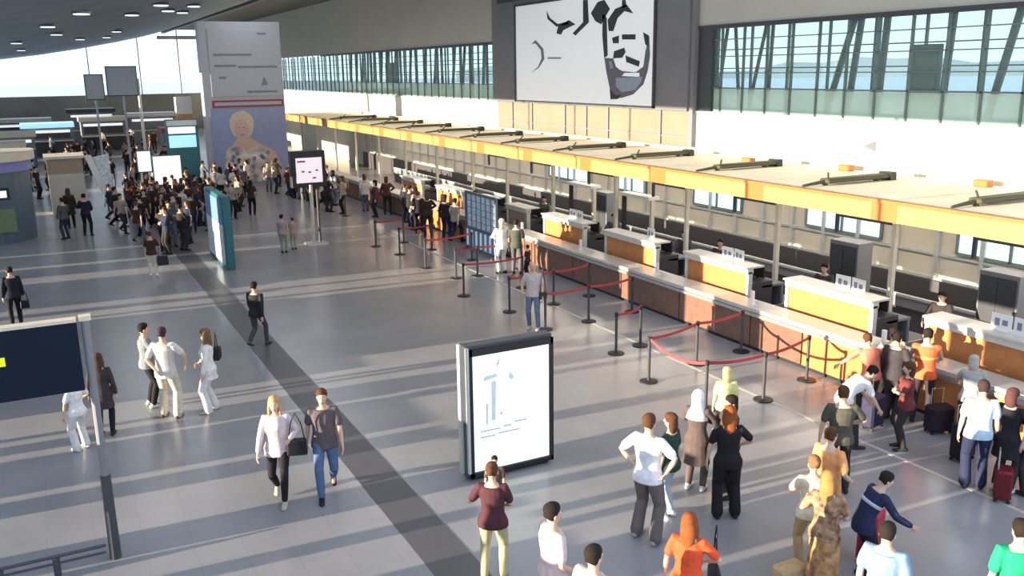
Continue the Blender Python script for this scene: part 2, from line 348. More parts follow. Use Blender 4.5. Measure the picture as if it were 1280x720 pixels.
A_arc = [[(35.7, 7.38), (35.33, 7.56), (34.65, 7.17), (34.56, 6.75), (35.05, 6.38), (35.76, 6.17), (35.11, 6.43), (34.79, 6.78), (34.87, 7.13), (35.34, 7.42)], [(34.27, 6.81), (33.15, 6.79), (33.15, 6.73), (34.27, 6.75)]]
A_beard = [[(29.89, 6.71), (29.28, 6.68), (29.09, 6.37), (28.67, 6.21), (27.81, 6.16), (27.33, 6.36), (27.22, 6.9), (27.01, 7.42), (26.94, 6.74), (27.06, 6.2), (27.31, 5.73), (27.93, 5.37), (28.64, 5.23), (29.24, 5.18), (29.48, 5.55), (29.72, 6.13)]]
A_sheen = [[(29.08, 5.96), (27.39, 6.0), (27.41, 5.85), (27.79, 5.53), (28.65, 5.44), (29.07, 5.64)], [(29.58, 6.58), (29.39, 6.58), (29.27, 6.33), (29.45, 6.29)]]
A_white = [[(28.52, 6.14), (27.56, 6.14), (27.56, 6.0), (28.67, 6.03)], [(29.09, 6.66), (28.68, 6.63), (28.56, 6.37), (28.82, 6.25), (29.06, 6.41)]]
ar = MB()
for mi, (P_, dx) in enumerate(((A_ink, .312), (A_arc, .308), (A_beard, .304), (A_sheen, .308), (A_white, .310))):
    ar.mi = [0, 2, 1, 3, 4][mi]
    for poly in P_: ar.prism(poly, 'x', XW-dx-.002, XW-.295)
ar.build('printed_artwork', [M['ink'], M['beard'], M['adtext'], M['sheen'], M['poster']], bb)

# ================================================================== CANOPY OVER THE DESKS
XF = 15.3
for ly in (10, 18, 26, 34, 42, 50):
    ad = bpy.data.lights.new('canopy_fill_light', 'AREA'); ao = bpy.data.objects.new('canopy_fill_light', ad); COL.objects.link(ao)  # fill light added under the canopy to brighten the wall behind the desks
    ad.shape = 'RECTANGLE'; ad.size = .5; ad.size_y = 7.6; ad.energy = 165; ad.color = (1.0, 0.90, 0.74); ao.location = (17.6, ly, 3.38)
cn = thing('check_in_canopy', 'long cream canopy roof with yellow and orange fascia over the desks', 'canopy', (XF, 8, 0))
MB().box(0, -6.5, 3.42, XW-XF-.14, 56, 3.56).build('roof_slab', M['canopy'], cn)
y = -6.5
while y < 55.5:
    MB().box(-.06, y, 3.16, 0, min(y+3.2, 56), 3.53).build('fascia_panel', M['fascia'], cn); y += 3.85
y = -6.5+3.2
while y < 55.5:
    MB().box(-.065, y, 3.16, 0, y+.65, 3.53).build('fascia_shade_panel', M['fasc2'], cn); y += 3.85  # shaded stretches of the fascia, put into a darker orange colour
MB().box(-.10, -6.5, 3.53, .05, 56, 3.60).build('fascia_cap', M['fasc2'], cn)
MB().box(XW-XF-.45, -6.5, 3.56, XW-XF-.16, 56, 3.66).build('wall_upstand', M['canopy'], cn)
PY = (9.6, 13.1, 16.6, 20.2, 23.8, 27.8, 31.4, 34.6, 38.5, 42.5, 46.5, 50.5, 54.5, 58.5, 62.5)
for Y in PY: MB().box(.75, Y-8-.05, 0, .86, Y-8+.05, 3.42).build('post', M['cream'], cn)
for Y in PY[:7]:
    MB().box(.77, Y-8+.05, 2.93, .84, Y-8+1.65, 3.02).box(.77, Y-8+1.58, 2.55, .84, Y-8+1.65, 2.93).build('hanging_bracket', M['darkfr'], cn)
# long lamps lying across the canopy roof
def roof_lamp(loc, label):
    r = thing('canopy_lamp', label, 'lamp', loc, 0, 'long lamps lying across the canopy roof')
    MB().box(.2, -.15, .05, 2.3, .15, .16).build('lamp_body', M['olive'], r, bevel=.03)
    MB().tube([(-.45, 0, .04), (.3, 0, .10)], [.03, .05], n=6).tube([(.35, 0, .12), (.65, .3, .24)], [.025], n=6).build('lamp_arm', M['olive'], r)
    MB().box(2.25, -.18, .0, 2.45, .18, .2).build('end_cap', M['black'], r)
    MB().box(.2, -.05, 0, .3, .05, .12).build('foot', M['olive'], r); MB().box(1.9, -.05, 0, 2.0, .05, .12).build('foot', M['olive'], r)
    return r
for i, Y in enumerate((11.4, 15.3, 19.15, 23.05, 26.85, 30.8, 34.6, 38.4, 42.2, 46.0, 49.8, 53.6)):
    lab = ['olive lamp across the canopy roof, nearest the right edge', 'olive lamp on the canopy roof, second from the right edge', 'olive lamp on the canopy roof, third from the right edge', 'olive lamp on the canopy roof below the right edge of the billboard', 'olive lamp on the canopy roof below the middle of the billboard', 'olive lamp on the canopy roof below the left part of the billboard'][i] if i < 6 else 'small olive lamp on the far canopy roof, %s from the right' % ('seventh', 'eighth', 'ninth', 'tenth', 'eleventh', 'twelfth')[i-6]
    roof_lamp((16.0, Y, 3.56), lab)
for (x, y) in ((19.0, 13.2), (19.0, 17.2), (18.3, 20.2)):
    tag(MB().box(x-.12, y-.18, 3.56, x+.12, y+.18, 3.72).build('junction_box', M['fasc2'], bevel=.02), 'small orange junction box on the canopy roof near the wall', 'box', 'junction boxes on the canopy roof')
tag(MB().add([(XW-.02, 17.55, 4.15), (XW-.02, 17.05, 4.32), (XW-.02, 17.05, 4.02), (XW-.22, 17.2, 4.2)], [(0, 1, 2), (0, 3, 1), (1, 3, 2), (2, 3, 0)]).build('wall_lamp', M['grey']), 'small dark wedge lamp on the bright white wall', 'lamp')
for (y, z) in ((22.3, 4.35), (12.9, 4.15), (41.5, 4.5)):
    tag(MB().ell((XW-.04, y, z), (.05, .07, .06)).build('wall_sensor', M['alu']), {22.3: 'tiny sensor knob on the white wall right of the poster', 12.9: 'tiny sensor knob on the white wall at the right edge', 41.5: 'tiny sensor knob on the white wall left of the poster'}[y], 'sensor')

# ================================================================== BARRIER AND DESKS
br = thing('baggage_belt_barrier', 'long brown panelled barrier with pale steel ledge before the desks', 'barrier', (13.88, 6.0, 0))
y = 0.0; i = 0
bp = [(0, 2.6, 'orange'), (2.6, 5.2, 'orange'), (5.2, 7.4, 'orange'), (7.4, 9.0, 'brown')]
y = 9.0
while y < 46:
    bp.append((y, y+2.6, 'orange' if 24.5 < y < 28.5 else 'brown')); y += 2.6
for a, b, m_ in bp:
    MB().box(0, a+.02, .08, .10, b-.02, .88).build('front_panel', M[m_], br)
MB().box(-.02, 0, .88, .62, 48, .97).build('steel_ledge', M['ledge'], br, bevel=.01)
MB().box(-.05, 0, .80, 0, 48, .87).build('bumper_rail', M['steel'], br)
MB().box(.03, 0, 0, .5, 48, .08).build('plinth', M['black'], br)
MB().box(.1, 0, .08, .6, 48, .85).build('belt_housing', M['darkbelt'], br)

def desk(x, y0, y1, label, paper=True, first=False, fm='orange', seed=0):
    L = y1-y0; r = thing('check_in_desk', label, 'desk', (x, y0, 0), 0, 'row of check-in desks under the canopy'); rnd = random.Random(seed)
    MB().box(.05, 0, 0, .75, L, 1.2).build('desk_body', M['darkbelt'], r)
    MB().box(-.03, .05, .30, .05, L-.05, 1.44).build('front_panel', M[fm], r)
    MB().box(-.06, -.04, .2, .06, .05, 1.5).build('end_post', M['counter'], r); MB().box(-.06, L-.05, .2, .06, L+.04, 1.5).build('end_post', M['counter'], r)
    MB().box(-.10, -.04, 1.44, .10, L+.04, 1.58).build('upper_fascia', M['counter'], r, bevel=.015)
    MB().box(-.14, -.05, 1.58, .42, L+.05, 1.62).build('transaction_shelf', M['counter'], r)
    MB().box(.42, 0, 1.05, 1.15, L, 1.10).build('work_surface', M['grey'], r)
    MB().box(1.05, 0, 0, 1.12, L, 1.05).build('rear_panel', M['grey'], r)
    return r
D = [(9.05-2.6+2.1, 11.05, 'check-in desk nearest the right edge, orange front half in shade'),
     (12.35, 14.75, 'check-in desk with brightly sunlit yellow front beside the red-shirted people'),
     (16.05, 18.4, 'check-in desk with orange front, directly behind the stanchion queue'),
     (19.75, 22.25, 'check-in desk with orange front and pale papers at its right end'),
     (23.5, 26.0, 'check-in desk with orange front, fifth from the right edge'),
     (27.2, 28.7, 'short tan check-in desk right behind the lattice rack'),
     (30.1, 31.5, 'tan check-in desk left of the lattice rack'),
     (32.6, 35.2, 'distant check-in desk with sunlit yellow front'),
     (37.0, 39.4, 'far check-in desk behind the crowd, at the left end of the desks')]
for i, (a, b, l) in enumerate(D):
    desk(14.75, a, b, l, seed=i, fm='orange' if i not in (5, 6) else 'tan')

def monitor(x, y, z, rz, label, group, mt='black'):
    r = thing('desk_monitor', label, 'monitor', (x, y, z), rz, group)
    MB().box(-.03, -.24, .12, .03, .24, .46).build('casing', M[mt], r, bevel=.01)
    MB().box(-.035, -.21, .15, -.03, .21, .43).build('display', M['screeng'], r)
    MB().box(-.02, -.03, .02, .02, .03, .13).box(-.09, -.12, 0, .09, .12, .02).build('stand', M['black'], r)
    return r
def printer(x, y, z, label, group):
    r = thing('ticket_printer', label, 'printer', (x, y, z), 0, group)
    MB().box(-.16, -.2, 0, .16, .2, .17).build('housing', M['cream'], r, bevel=.02)
    MB().box(-.17, -.14, .05, -.15, .14, .12).build('slot_panel', M['black'], r)
    MB().box(-.2, -.1, .17, .05, .1, .185).build('paper', M['white'], r)
    return r
names = ['desk nearest the right edge', 'bright yellow sunlit desk', 'desk behind the stanchion queue', 'desk with pale papers', 'fifth desk from the right', 'tan desk by the lattice rack', 'tan desk left of the lattice rack', 'distant yellow desk', 'far left desk']
for i, (a, b, l) in enumerate(D):
    m_ = (a+b)/2
    for k, (yy, rz) in enumerate(((a+.45, math.pi), (b-.55, math.pi))):
        monitor(15.42, yy, 1.10, rz, 'dark flat monitor %s end of the %s' % (('at the near', 'at the far')[k], names[i]), 'monitors on the check-in desks')
    if i < 5: printer(15.55, m_, 1.10, 'cream ticket printer behind the %s' % names[i], 'printers on the check-in desks')
# small notice frames standing on shelves
for i, (y, n, lab) in enumerate(((15.9+.75, 2, 'desk behind the stanchion queue'), (12.95, 2, 'bright yellow sunlit desk'), (9.3, 2, 'desk nearest the right edge'), (20.3, 1, 'desk with pale papers'), (24.1, 2, 'fifth desk from the right'))):
    for k in range(n):
        r = thing('notice_stand', 'white framed notice standing on the %s, %s one' % (lab, ('right', 'left')[k]), 'notice', (14.95, y+k*.42, 1.62), math.radians(-6+9*k), 'white notices on the check-in desks')
        MB().box(-.02, -.19, .02, .0, .19, .30).build('board', M['white'], r)
        MB().box(-.025, -.12, .10, -.018, -.02, .2).box(-.025, .03, .08, -.018, .12, .22).build('printed_mark', M['adtext'], r)
        MB().box(-.06, -.15, 0, .06, .15, .02).build('base', M['white'], r)
# weighing belts in the gaps, with white marker posts
for i in range(len(D)-1):
    a = D[i][1]; b = D[i+1][0]
    if b-a < .5: continue
    r = thing('weighing_belt', 'dark weighing belt in the gap left of the %s' % names[i], 'conveyor', (14.6, a+.12, 0), 0, 'weighing belts between the check-in desks')
    MB().box(0, 0, 0, 1.5, b-a-.24, .42).build('housing', M['darkbelt'], r)
    MB().box(.05, .08, .42, 1.45, b-a-.32, .46).build('belt', M['black'], r)
    MB().box(0, 0, .42, 1.5, .06, .62).build('side_guard', M['steel'], r); MB().box(0, b-a-.30, .42, 1.5, b-a-.24, .62).build('side_guard', M['steel'], r)
    tag(MB().box(14.10, a+.45, .97, 14.16, a+.53, 1.28).box(14.06, a+.42, .97, 14.20, a+.56, .985).build('marker_post', M['white']), 'white post on the ledge left of the %s' % names[i], 'post', 'white marker posts on the steel ledge')
# rear conveyor and railing against the back wall
rc = thing('rear_conveyor', 'dark baggage conveyor with pale top rail along the beige wall', 'conveyor', (18.2, 6, 0))
MB().box(0, 0, 0, .9, 44, .55).build('belt_housing', M['darkbelt'], rc)
MB().box(-.03, 0, .55, .04, 44, .80).build('side_panel', M['grey'], rc)
MB().box(-.05, 0, .80, .06, 44, .86).build('top_rail', M['alu'], rc)
for Y, lab in ((10.9, 'dark grey cabinet by the beige wall, nearest the right edge'), (15.0, 'dark grey cabinet by the beige wall behind the yellow desk'), (26.0, 'dark grey cabinet by the beige wall behind the distant desks')):
    r = thing('wall_cabinet', lab, 'cabinet', (17.2, Y, 0), 0, 'cabinets by the beige wall')
    MB().box(0, 0, 0, .5, .9, 2.1).build('cabinet_body', M['grey'], r, bevel=.01)
    MB().box(-.02, .05, .1, 0, .44, 2.0).build('door', M['darkfr'], r); MB().box(-.02, .46, .1, 0, .85, 2.0).build('door', M['darkfr'], r)
for Y, X_, lab in ((22.3, 16.4, 'pale goal-shaped frame, right one behind the fifth desk'), (25.6, 16.4, 'pale goal-shaped frame, left one behind the fifth desk')):
    r = thing('scanner_frame', lab, 'frame', (X_, Y, 0), 0, 'goal-shaped frames behind the desks')
    MB().box(0, 0, 0, .12, .1, 2.35).build('upright', M['cream'], r); MB().box(0, 1.5, 0, .12, 1.6, 2.35).build('upright', M['black'], r)
    MB().box(-.1, 0, 2.35, .3, 1.6, 2.45).build('lintel', M['white'], r)
# office chairs for the desks' staff
def office_chair(x, y, rz, label):
    r = thing('office_chair', label, 'chair', (x, y, 0), rz, 'office chairs behind the desks')
    MB().box(-.24, -.24, .46, .24, .24, .54).build('seat', M['black'], r, bevel=.03)
    MB().box(-.22, -.28, .62, .22, -.21, 1.18).build('backrest', M['darkfr'], r, bevel=.03)
    MB().cyl((0, 0, .08), (0, 0, .46), .03).build('column', M['black'], r)
    b_ = MB()
    for k in range(5):
        a = k*2*math.pi/5; b_.tube([(0, 0, .1), (.28*math.cos(a), .28*math.sin(a), .05)], [.025], n=6)
    b_.build('base', M['black'], r)
    return r
for i, (a, b, l) in enumerate(D[:6]): office_chair(16.35, (a+b)/2+.3, math.radians(-90), 'black office chair behind the %s' % names[i])

# blue-white lattice rack
r = thing('lattice_rack', 'blue and white lattice display rack standing at the barrier', 'rack', (13.35, 26.9, 0))
MB().box(-.04, -.05, 0, .04, .03, 2.1).box(-.04, 2.37, 0, .04, 2.45, 2.1).box(-.04, 0, 2.04, .04, 2.4, 2.12).box(-.05, 0, .78, .05, 2.4, .84).box(-.2, 0, 0, .2, .06, .05).box(-.2, 2.34, 0, .2, 2.4, .05).build('frame', M['bluegrey'], r)
lb = MB()
for i in range(6):
    for k in range(5):
        MB().box(-.03, .08+i*.39, .88+k*.235, .02, .08+i*.39+.22, .88+k*.235+.2).build('card_pocket', M['adpale'], r)
MB().box(.0, 0, .1, .02, 2.4, 2.05).build('back_sheet', M['adblue'], r)
lb = MB()
for i in range(7): lb.box(-.03, .06+i*.37, .15, .0, .16+i*.37, .74)
lb.build('lower_bars', M['faint'], r)

# ================================================================== STANCHIONS
ST = [(10.58, 31.4), (10.81, 29.52), (11.76, 31.61), (10.74, 26.94), (12.13, 29.74), (10.98, 25.03), (10.26, 22.85), (11.71, 24.99), (10.59, 20.63), (10.59, 18.69),
      (12.03, 20.76), (11.91, 18.77), (13.35, 21.03), (11.02, 16.2), (13.4, 18.98), (11.85, 16.42), (10.55, 14.3), (12.12, 14.71), (10.56, 12.5), (13.55, 14.9),
      (11.85, 12.34), (13.40, 12.75), (11.8, 39.06), (12.6, 27.3), (13.3, 25.2), (12.2, 22.9)]
LN = [(8, 10), (10, 12), (9, 11), (11, 14), (13, 15), (16, 17), (17, 19), (16, 18), (20, 21), (6, 25), (5, 7), (7, 24), (0, 2), (1, 4), (3, 23), (18, 20)]
sl = {16: 'beside the pale sunlit floor, start of the bright red belt', 20: 'just behind the group in black, nearest the bottom', 21: 'by the orange barrier panel, rightmost of all', 19: 'against the brown barrier at its right end', 17: 'in the middle of the longest belt run',
      18: 'half hidden behind the white headscarf', 13: 'left one of the small belted pair in mid queue', 15: 'right one of the small belted pair in mid queue', 9: 'beside the man with crossbody bag and jeans', 8: 'in front of the person in white, left of the man in jeans',
      11: 'right of the man in jeans, with its base on the pale line', 14: 'against the brown barrier behind the small belted pair', 12: 'close to the barrier, behind and above the man in jeans', 10: 'just behind the man in jeans',
      0: 'at the left corner of the far roped lane', 1: 'second along the near side of the far lane', 2: 'on the far side of the far lane, at its left end', 3: 'third along the near side of the far lane',
      4: 'on the far side of the far lane, left of the lattice rack', 5: 'on the tape line side of the middle lane', 6: 'standing foremost left of the person in white', 7: 'mid lane, between the foremost one and the lattice rack',
      22: 'far away alone by the crowd right of the flight display', 23: 'in front of the right half of the lattice rack', 24: 'right of the lattice rack, close to the barrier', 25: 'at the feet of the person in white'}
for i, (x, y) in enumerate(ST):
    lab = 'black queue stanchion '+sl[i] if i in sl else 'black queue stanchion in the distant part of the roped queue'
    r = thing('queue_stanchion', lab, 'stanchion', (x, y, 0), 0, 'queue stanchions before the check-in desks' if i in sl else 'distant queue stanchions')
    MB().tube([(0, 0, 0), (0, 0, .02), (0, 0, .035)], [.19, .19, .06], n=20, cap=False).build('base', M['black'], r, smooth=False)
    MB().cyl((0, 0, .03), (0, 0, .92), .032, 12).build('post', M['darkfr'], r)
    MB().cyl((0, 0, .88), (0, 0, .97), .042, 12).build('belt_head', M['black'], r)
    for a, b in LN:
        if a == i:
            dx = ST[b][0]-x; dy = ST[b][1]-y; L = math.hypot(dx, dy); nx, ny = -dy/L*.006, dx/L*.006; q = MB(); N = 8
            vs = []
            for k in range(N+1):
                t_ = .03/L+(1-.06/L)*k/N; z = .925-.10*4*t_*(1-t_)*(.5 if (a, b) != (16, 18) else 1.6)
                for (sx, zz) in ((1, .03), (-1, .03), (-1, -.03), (1, -.03)): vs.append((dx*t_+nx*sx, dy*t_+ny*sx, z+zz))
            fs = [(0, 1, 2, 3), (4*N+3, 4*N+2, 4*N+1, 4*N)]
            for k in range(N):
                for j in range(4): fs.append((4*k+j, 4*k+(j+1) % 4, 4*k+4+(j+1) % 4, 4*k+4+j))
            q.add(vs, fs).build('belt', M['red'], r)

# ================================================================== LIGHTBOX, COLUMN, SIGNS
lb = thing('poster_lightbox', 'large glowing white poster lightbox with black frame on the floor', 'lightbox', (5.40, 11.9, 0))
W = 1.44
MB().box(-.08, 0, .05, W+.02, .22, 2.22).build('casing', M['darkfr'], lb, bevel=.015)
MB().box(-.02, -.05, .06, .03, 0, 2.16).box(W-.03, -.05, .06, W+.02, 0, 2.16).box(-.02, -.05, .06, W+.02, 0, .13).box(-.02, -.05, 2.06, W+.02, 0, 2.16).build('front_frame', M['black'], lb)
MB().box(-.07, -.055, .14, -.03, .02, 2.2).box(-.12, .1, .1, -.08, .2, 2.22).build('edge_strip', M['alu'], lb)
MB().box(.05, -.02, .14, W-.05, .0, 2.04).build('poster', M['lite'], lb)
pa = MB()
for p in ([(.35, .95), (.42, .95), (.44, 1.6), (.36, 1.6)], [(.25, .9), (.29, .9), (.30, 1.25), (.26, 1.25)], [(.22, 1.62), (.46, 1.66), (.45, 1.72), (.24, 1.70)], [(.44, 1.82), (.5, 1.86), (.52, 1.95), (.47, 1.93)], [(.66, 1.62), (.72, 1.56), (.76, 1.62), (.68, 1.72)], [(.5, 1.02), (.55, 1.02), (.55, 1.07), (.5, 1.07)]):
    pa.prism(p, 'y', -.026, -.019)
for (x0, x1, z) in ((.15, .5, .80), (.55, .7, .82), (.75, .98, .86), (.15, .42, .70), (.46, .85, .72)): pa.box(x0, -.026, z-.016, x1, -.019, z+.016)
pa.build('poster_print', M['faint'], lb)
MB().box(.0, .02, 0, W-.05, .2, .05).build('plinth', M['black'], lb)

ac = thing('advertising_column', 'tall advertising column with blonde woman poster in patterned dress', 'advertising column', (8.4, 53.5, 0))
MB().box(0, 0, 0, 4.5, .9, 9.15).build('column_body', M['adtop'], ac)
MB().box(.45, -.05, 5.05, 4.45, 0, 8.75).build('upper_poster', M['adtop'], ac, bevel=.01)
MB().box(.25, -.05, .1, 4.45, 0, 4.4).build('lower_poster', M['violet'], ac)
MB().box(.4, -.06, 4.45, 4.4, 0, 4.85).build('text_band', M['redband'], ac)
MB().box(.55, -.07, 4.56, 4.3, -.055, 4.74).build('band_lettering', M['adtop'], ac)
tx = MB()
for (x0, x1, z) in ((.7, 2.8, 7.35), (.7, 1.9, 6.75), (2.0, 4.2, 6.68), (.9, 1.3, 6.1), (2.4, 4.1, 5.3), (3.2, 3.7, 8.5)): tx.box(x0, -.06, z-.06, x1, -.045, z+.06)
tx.prism([(3.2, 5.65), (3.6, 5.65), (3.55, 5.85), (3.38, 6.15), (3.3, 5.85)], 'y', -.06, -.045)
tx.build('poster_lettering', M['adtext'], ac)
wo_ = MB()
def blob(cx, cz, rx, rz, y0, n=14, wob=0, seed=1):
    rn = random.Random(seed); return [(cx+rx*(1+wob*(rn.random()-.5))*math.cos(2*math.pi*k/n), cz+rz*(1+wob*(rn.random()-.5))*math.sin(2*math.pi*k/n)) for k in range(n)]
wo_.mi = 0; wo_.prism(blob(1.95, 3.45, .72, .82, 0, wob=.15), 'y', -.065, -.045)
wo_.mi = 1; wo_.prism(blob(1.9, 3.2, .42, .58, 0), 'y', -.075, -.045); wo_.prism([(1.7, 2.75), (2.3, 2.75), (3.1, 2.2), (2.9, 1.7), (1.3, 1.8), (1.2, 2.2)], 'y', -.07, -.045)
wo_.prism([(3.0, 2.3), (3.7, 1.9), (4.2, .6), (3.8, .4), (3.3, 1.2)], 'y', -.07, -.045)
wo_.mi = 2; wo_.prism([(1.0, 2.15), (1.5, 2.35), (2.1, 1.95), (2.8, 2.3), (3.3, 1.9), (3.6, .15), (.7, .15), (.8, 1.3)], 'y', -.085, -.045)
wo_.mi = 3; wo_.box(1.72, -.085, 3.28, 1.84, -.07, 3.33).box(1.98, -.085, 3.28, 2.1, -.07, 3.33).box(1.8, -.085, 2.88, 2.05, -.07, 2.94)
for k in range(16):
    rn = random.Random(k); wo_.prism(blob(1.0+rn.random()*2.4, .4+rn.random()*1.5, .12, .14, 0, 7), 'y', -.095, -.08)
wo_.build('woman_artwork', [M['blond'], M['skinp'], M['floral'], M['adtext']], ac)

# flight display on silver pole
fd = thing('flight_display', 'pink-white flight screen in black frame on a silver pole', 'display', (8.72, 33.1, 0))
MB().cyl((0, 0, 0), (0, 0, 2.25), .07, 12).build('pole', M['steel'], fd)
MB().cyl((.30, .25, 0), (.30, .25, 2.25), .05, 12).build('pole', M['darkfr'], fd)  # dark second cylinder stands in for a reflection beside the silver pole
MB().box(-.68, 0, 2.15, .62, .35, 3.5).build('housing', M['black'], fd, bevel=.02)
MB().box(-.5, -.03, 2.33, .47, 0, 3.25).build('display', M['screenp'], fd)
q = MB()
for (x0, x1, z) in ((-.45, -.15, 3.12), (-.3, -.2, 2.75), (-.05, .05, 2.72), (.22, .32, 2.78), (.1, .22, 2.5)): q.box(x0, -.036, z-.03, x1, -.028, z+.03)
q.build('screen_text', M['redband'], fd)
MB().box(-.3, -.2, 0, .5, .4, .04).build('base', M['steel'], fd)

# edge-on blue advertising panel by the stripe
ap = thing('advertising_panel', 'tall blue advertising panel seen almost edge on beside the floor stripe', 'advertising panel', (4.95, 30.0, 0))
MB().box(0, 0, 0, .28, 3.3, 2.42).build('casing', M['teal'], ap, bevel=.02)
MB().box(-.03, .15, 1.5, 0, 3.15, 2.3).build('upper_poster', M['adblue'], ap)
MB().box(-.03, .15, .15, 0, 3.15, 1.48).build('lower_poster', M['adpale'], ap)
MB().box(.03, -.03, .1, .25, 0, 2.3).build('end_strip', M['teal'], ap)

# navy sign board on the leaning post at left, with kick rail
sb = thing('gate_sign', 'big navy sign board with yellow mark on a tall grey post', 'sign', (.22, 12.14, 0))
MB().tube([(0, 0, 0), (0, 0, 1.2)], [.075, .065], n=10, cap=False).build('lower_post', M['darkfr'], sb)
MB().tube([(0, 0, 1.2), (0, 0, 3.32)], [.05, .05], n=10, cap=False).build('upper_post', M['grey'], sb)
MB().box(-.07, -.07, 3.32, .07, .07, 3.38).build('post_cap', M['cream'], sb)
MB().box(-2.6, -.06, 2.42, -.10, .06, 3.32).build('board', M['navyb'], sb)
MB().box(-2.6, -.08, 3.32, -.10, .08, 3.36).build('top_edge', M['cream'], sb)
MB().box(-1.35, -.075, 2.92, -.93, -.055, 2.99).box(-1.12, -.075, 2.88, -.93, -.055, 2.95).build('yellow_mark', M['yellow'], sb)
MB().box(-1.4, -.075, 3.06, -1.08, -.055, 3.14).build('white_mark', M['white'], sb)
kr = thing('kick_rail', 'low dark double rail on short posts beside the sign post', 'railing', (-.9, 12.02, 0))
for x in (-1.0, -.22, .42): MB().cyl((x, 0, 0), (x, 0, .26), .045, 10).build('post', M['darkfr'], kr)
MB().tube([(-1.9, 0, .27), (1.0, 0, .27)], [.025], n=8).build('upper_rail', M['darkfr'], kr)
MB().tube([(-1.9, 0, .17), (1.0, 0, .17)], [.018], n=8).build('lower_rail', M['darkfr'], kr)

# rounded kiosk at the left edge
kk = thing('rounded_kiosk', 'rounded blue-grey kiosk with cream roof edge and purple-lit rim, left edge', 'kiosk', (-2.4, 41.0, 0))
def arc(r0, sy=1.0, n=10): return [(r0*math.cos(-math.pi*.5+math.pi*.62*k/n)*1.0, r0*sy*math.sin(-math.pi*.5+math.pi*.62*k/n)) for k in range(n+1)]+[(-2.2, r0*.95), (-2.2, -r0)]
MB().prism(arc(1.85), 'z', 0, 2.75).build('curved_wall', M['bluegrey'], kk)
MB().prism(arc(1.95), 'z', 2.75, 3.15).build('purple_lit_rim', M['purple'], kk)  # purple light beneath the roof is put into the rim's colour
MB().prism(arc(2.1), 'z', 3.15, 3.5).build('roof_edge', M['cream'], kk)
MB().box(.2, -1.92, 1.75, 1.1, -1.78, 2.2).build('screen_frame', M['black'], kk)
MB().box(.3, -1.95, 1.84, 1.0, -1.9, 2.1).build('display', M['screen'], kk)
MB().box(.2, -1.90, .5, 1.2, -1.80, 1.4).build('green_poster', M['green'], kk)
bx = thing('boxy_kiosk', 'boxy tan and pale counter kiosk behind the rounded one', 'kiosk', (0.1, 46.5, 0))
MB().box(0, 0, 0, 1.5, 2.0, 1.9).build('lower_cabinet', M['beige'], bx); MB().box(.0, .0, 1.9, 1.5, 2.0, 2.6).build('upper_cabinet', M['tan'], bx); MB().box(-.1, -.1, 2.6, 1.6, 2.1, 2.72).build('top_board', M['cream'], bx)
sl_ = thing('slanted_banner', 'bright white slanted banner panel leaning beside the boxy kiosk', 'banner', (2.2, 46.6, 0))
MB().prism([(-.5, 2.7), (-.2, 2.7), (.35, 1.0), (.1, .8)], 'y', 0, .08).build('banner_sheet', M['white'], sl_)
MB().prism([(-.15, 2.6), (.55, 2.7), (.6, 1.0), (.4, .9)], 'y', .02, .10).build('blue_sheet', M['adpale'], sl_)
MB().box(.25, 0, 0, .33, .08, 1.0).box(.5, -.2, 0, .58, .3, .05).build('stand', M['teal'], sl_)

# flight display tower and white posters standing in the crowd
dt = thing('display_tower', 'teal display tower with white and cyan flight screens over the crowd', 'display', (6.05, 52.0, 0))
MB().box(0, 0, 0, 1.65, .5, 3.95).build('tower_body', M['teal'], dt)
MB().box(.1, -.04, 3.2, 1.5, 0, 3.55).build('display', M['screen'], dt); MB().box(.1, -.04, 2.45, 1.5, 0, 3.1).build('display', M['screenb'], dt)
MB().box(.05, -.02, 3.62, 1.6, .02, 3.9).build('header', M['alu'], dt)
for (x, y, w_, z0, z1, lab) in ((4.65, 46.3, 1.25, 1.15, 2.5, 'white poster stand in the crowd below the display tower'), (3.95, 46.0, .58, 1.85, 2.8, 'smaller white poster stand left of the display tower')):
    r = thing('poster_stand', lab, 'poster stand', (x, y, 0), 0, 'white poster stands in the crowd')
    MB().box(0, 0, z0, w_, .06, z1).build('poster', M['lite'], r); MB().box(.1, 0, 0, .16, .06, z0).box(w_-.16, 0, 0, w_-.1, .06, z0).build('leg', M['alu'], r)
    MB().box(-.04, -.01, z1, w_+.04, .07, z1+.05).box(-.04, -.01, z0-.05, w_+.04, .07, z0).box(-.04, -.01, z0, 0, .07, z1).box(w_, -.01, z0, w_+.04, .07, z1).build('frame', M['dgreen'], r)

# hanging boards, far mast
for (x, z0, w_, h_, lab) in ((3.95, 5.15, 1.65, 1.65, 'larger grey board on a post against the bright far glazing'), (2.75, 4.95, .95, 1.4, 'smaller grey board on a post left of the larger one')):
    r = thing('raised_board', lab, 'sign board', (x, 60, z0), 0, 'grey boards on posts before the far glazing')
    MB().box(0, 0, 0, w_, .25, h_).build('board', M['board'], r); MB().box(-.05, -.03, 0, 0, .28, h_).box(w_, -.03, 0, w_+.05, .28, h_).box(-.05, -.03, h_, w_+.05, .28, h_+.06).box(-.05, -.03, -.06, w_+.05, .28, 0).build('frame', M['darkfr'], r)
    MB().box(w_/2-.06, .06, -z0, w_/2+.06, .2, 0).build('support_post', M['board'], r)
tag(MB().cyl((5.85, 62, 0), (5.85, 62, 6.1), .09, 10).box(5.6, 61.75, 0, 6.1, 62.25, .05).build('pole', M['alu']), 'pale slim pole right of the two grey boards', 'pole')
r = thing('tower_sign_column', 'cream sign column left of the tall advertising column', 'column', (7.55, 58, 0))
MB().box(0, 0, 0, .7, .5, 3.0).build('shaft', M['cream'], r); MB().box(-.1, -.1, 3.0, .8, .6, 4.0).build('yellow_box', M['fascia'], r); MB().box(-.1, -.1, 4.0, .8, .6, 5.0).build('white_box', M['white'], r)

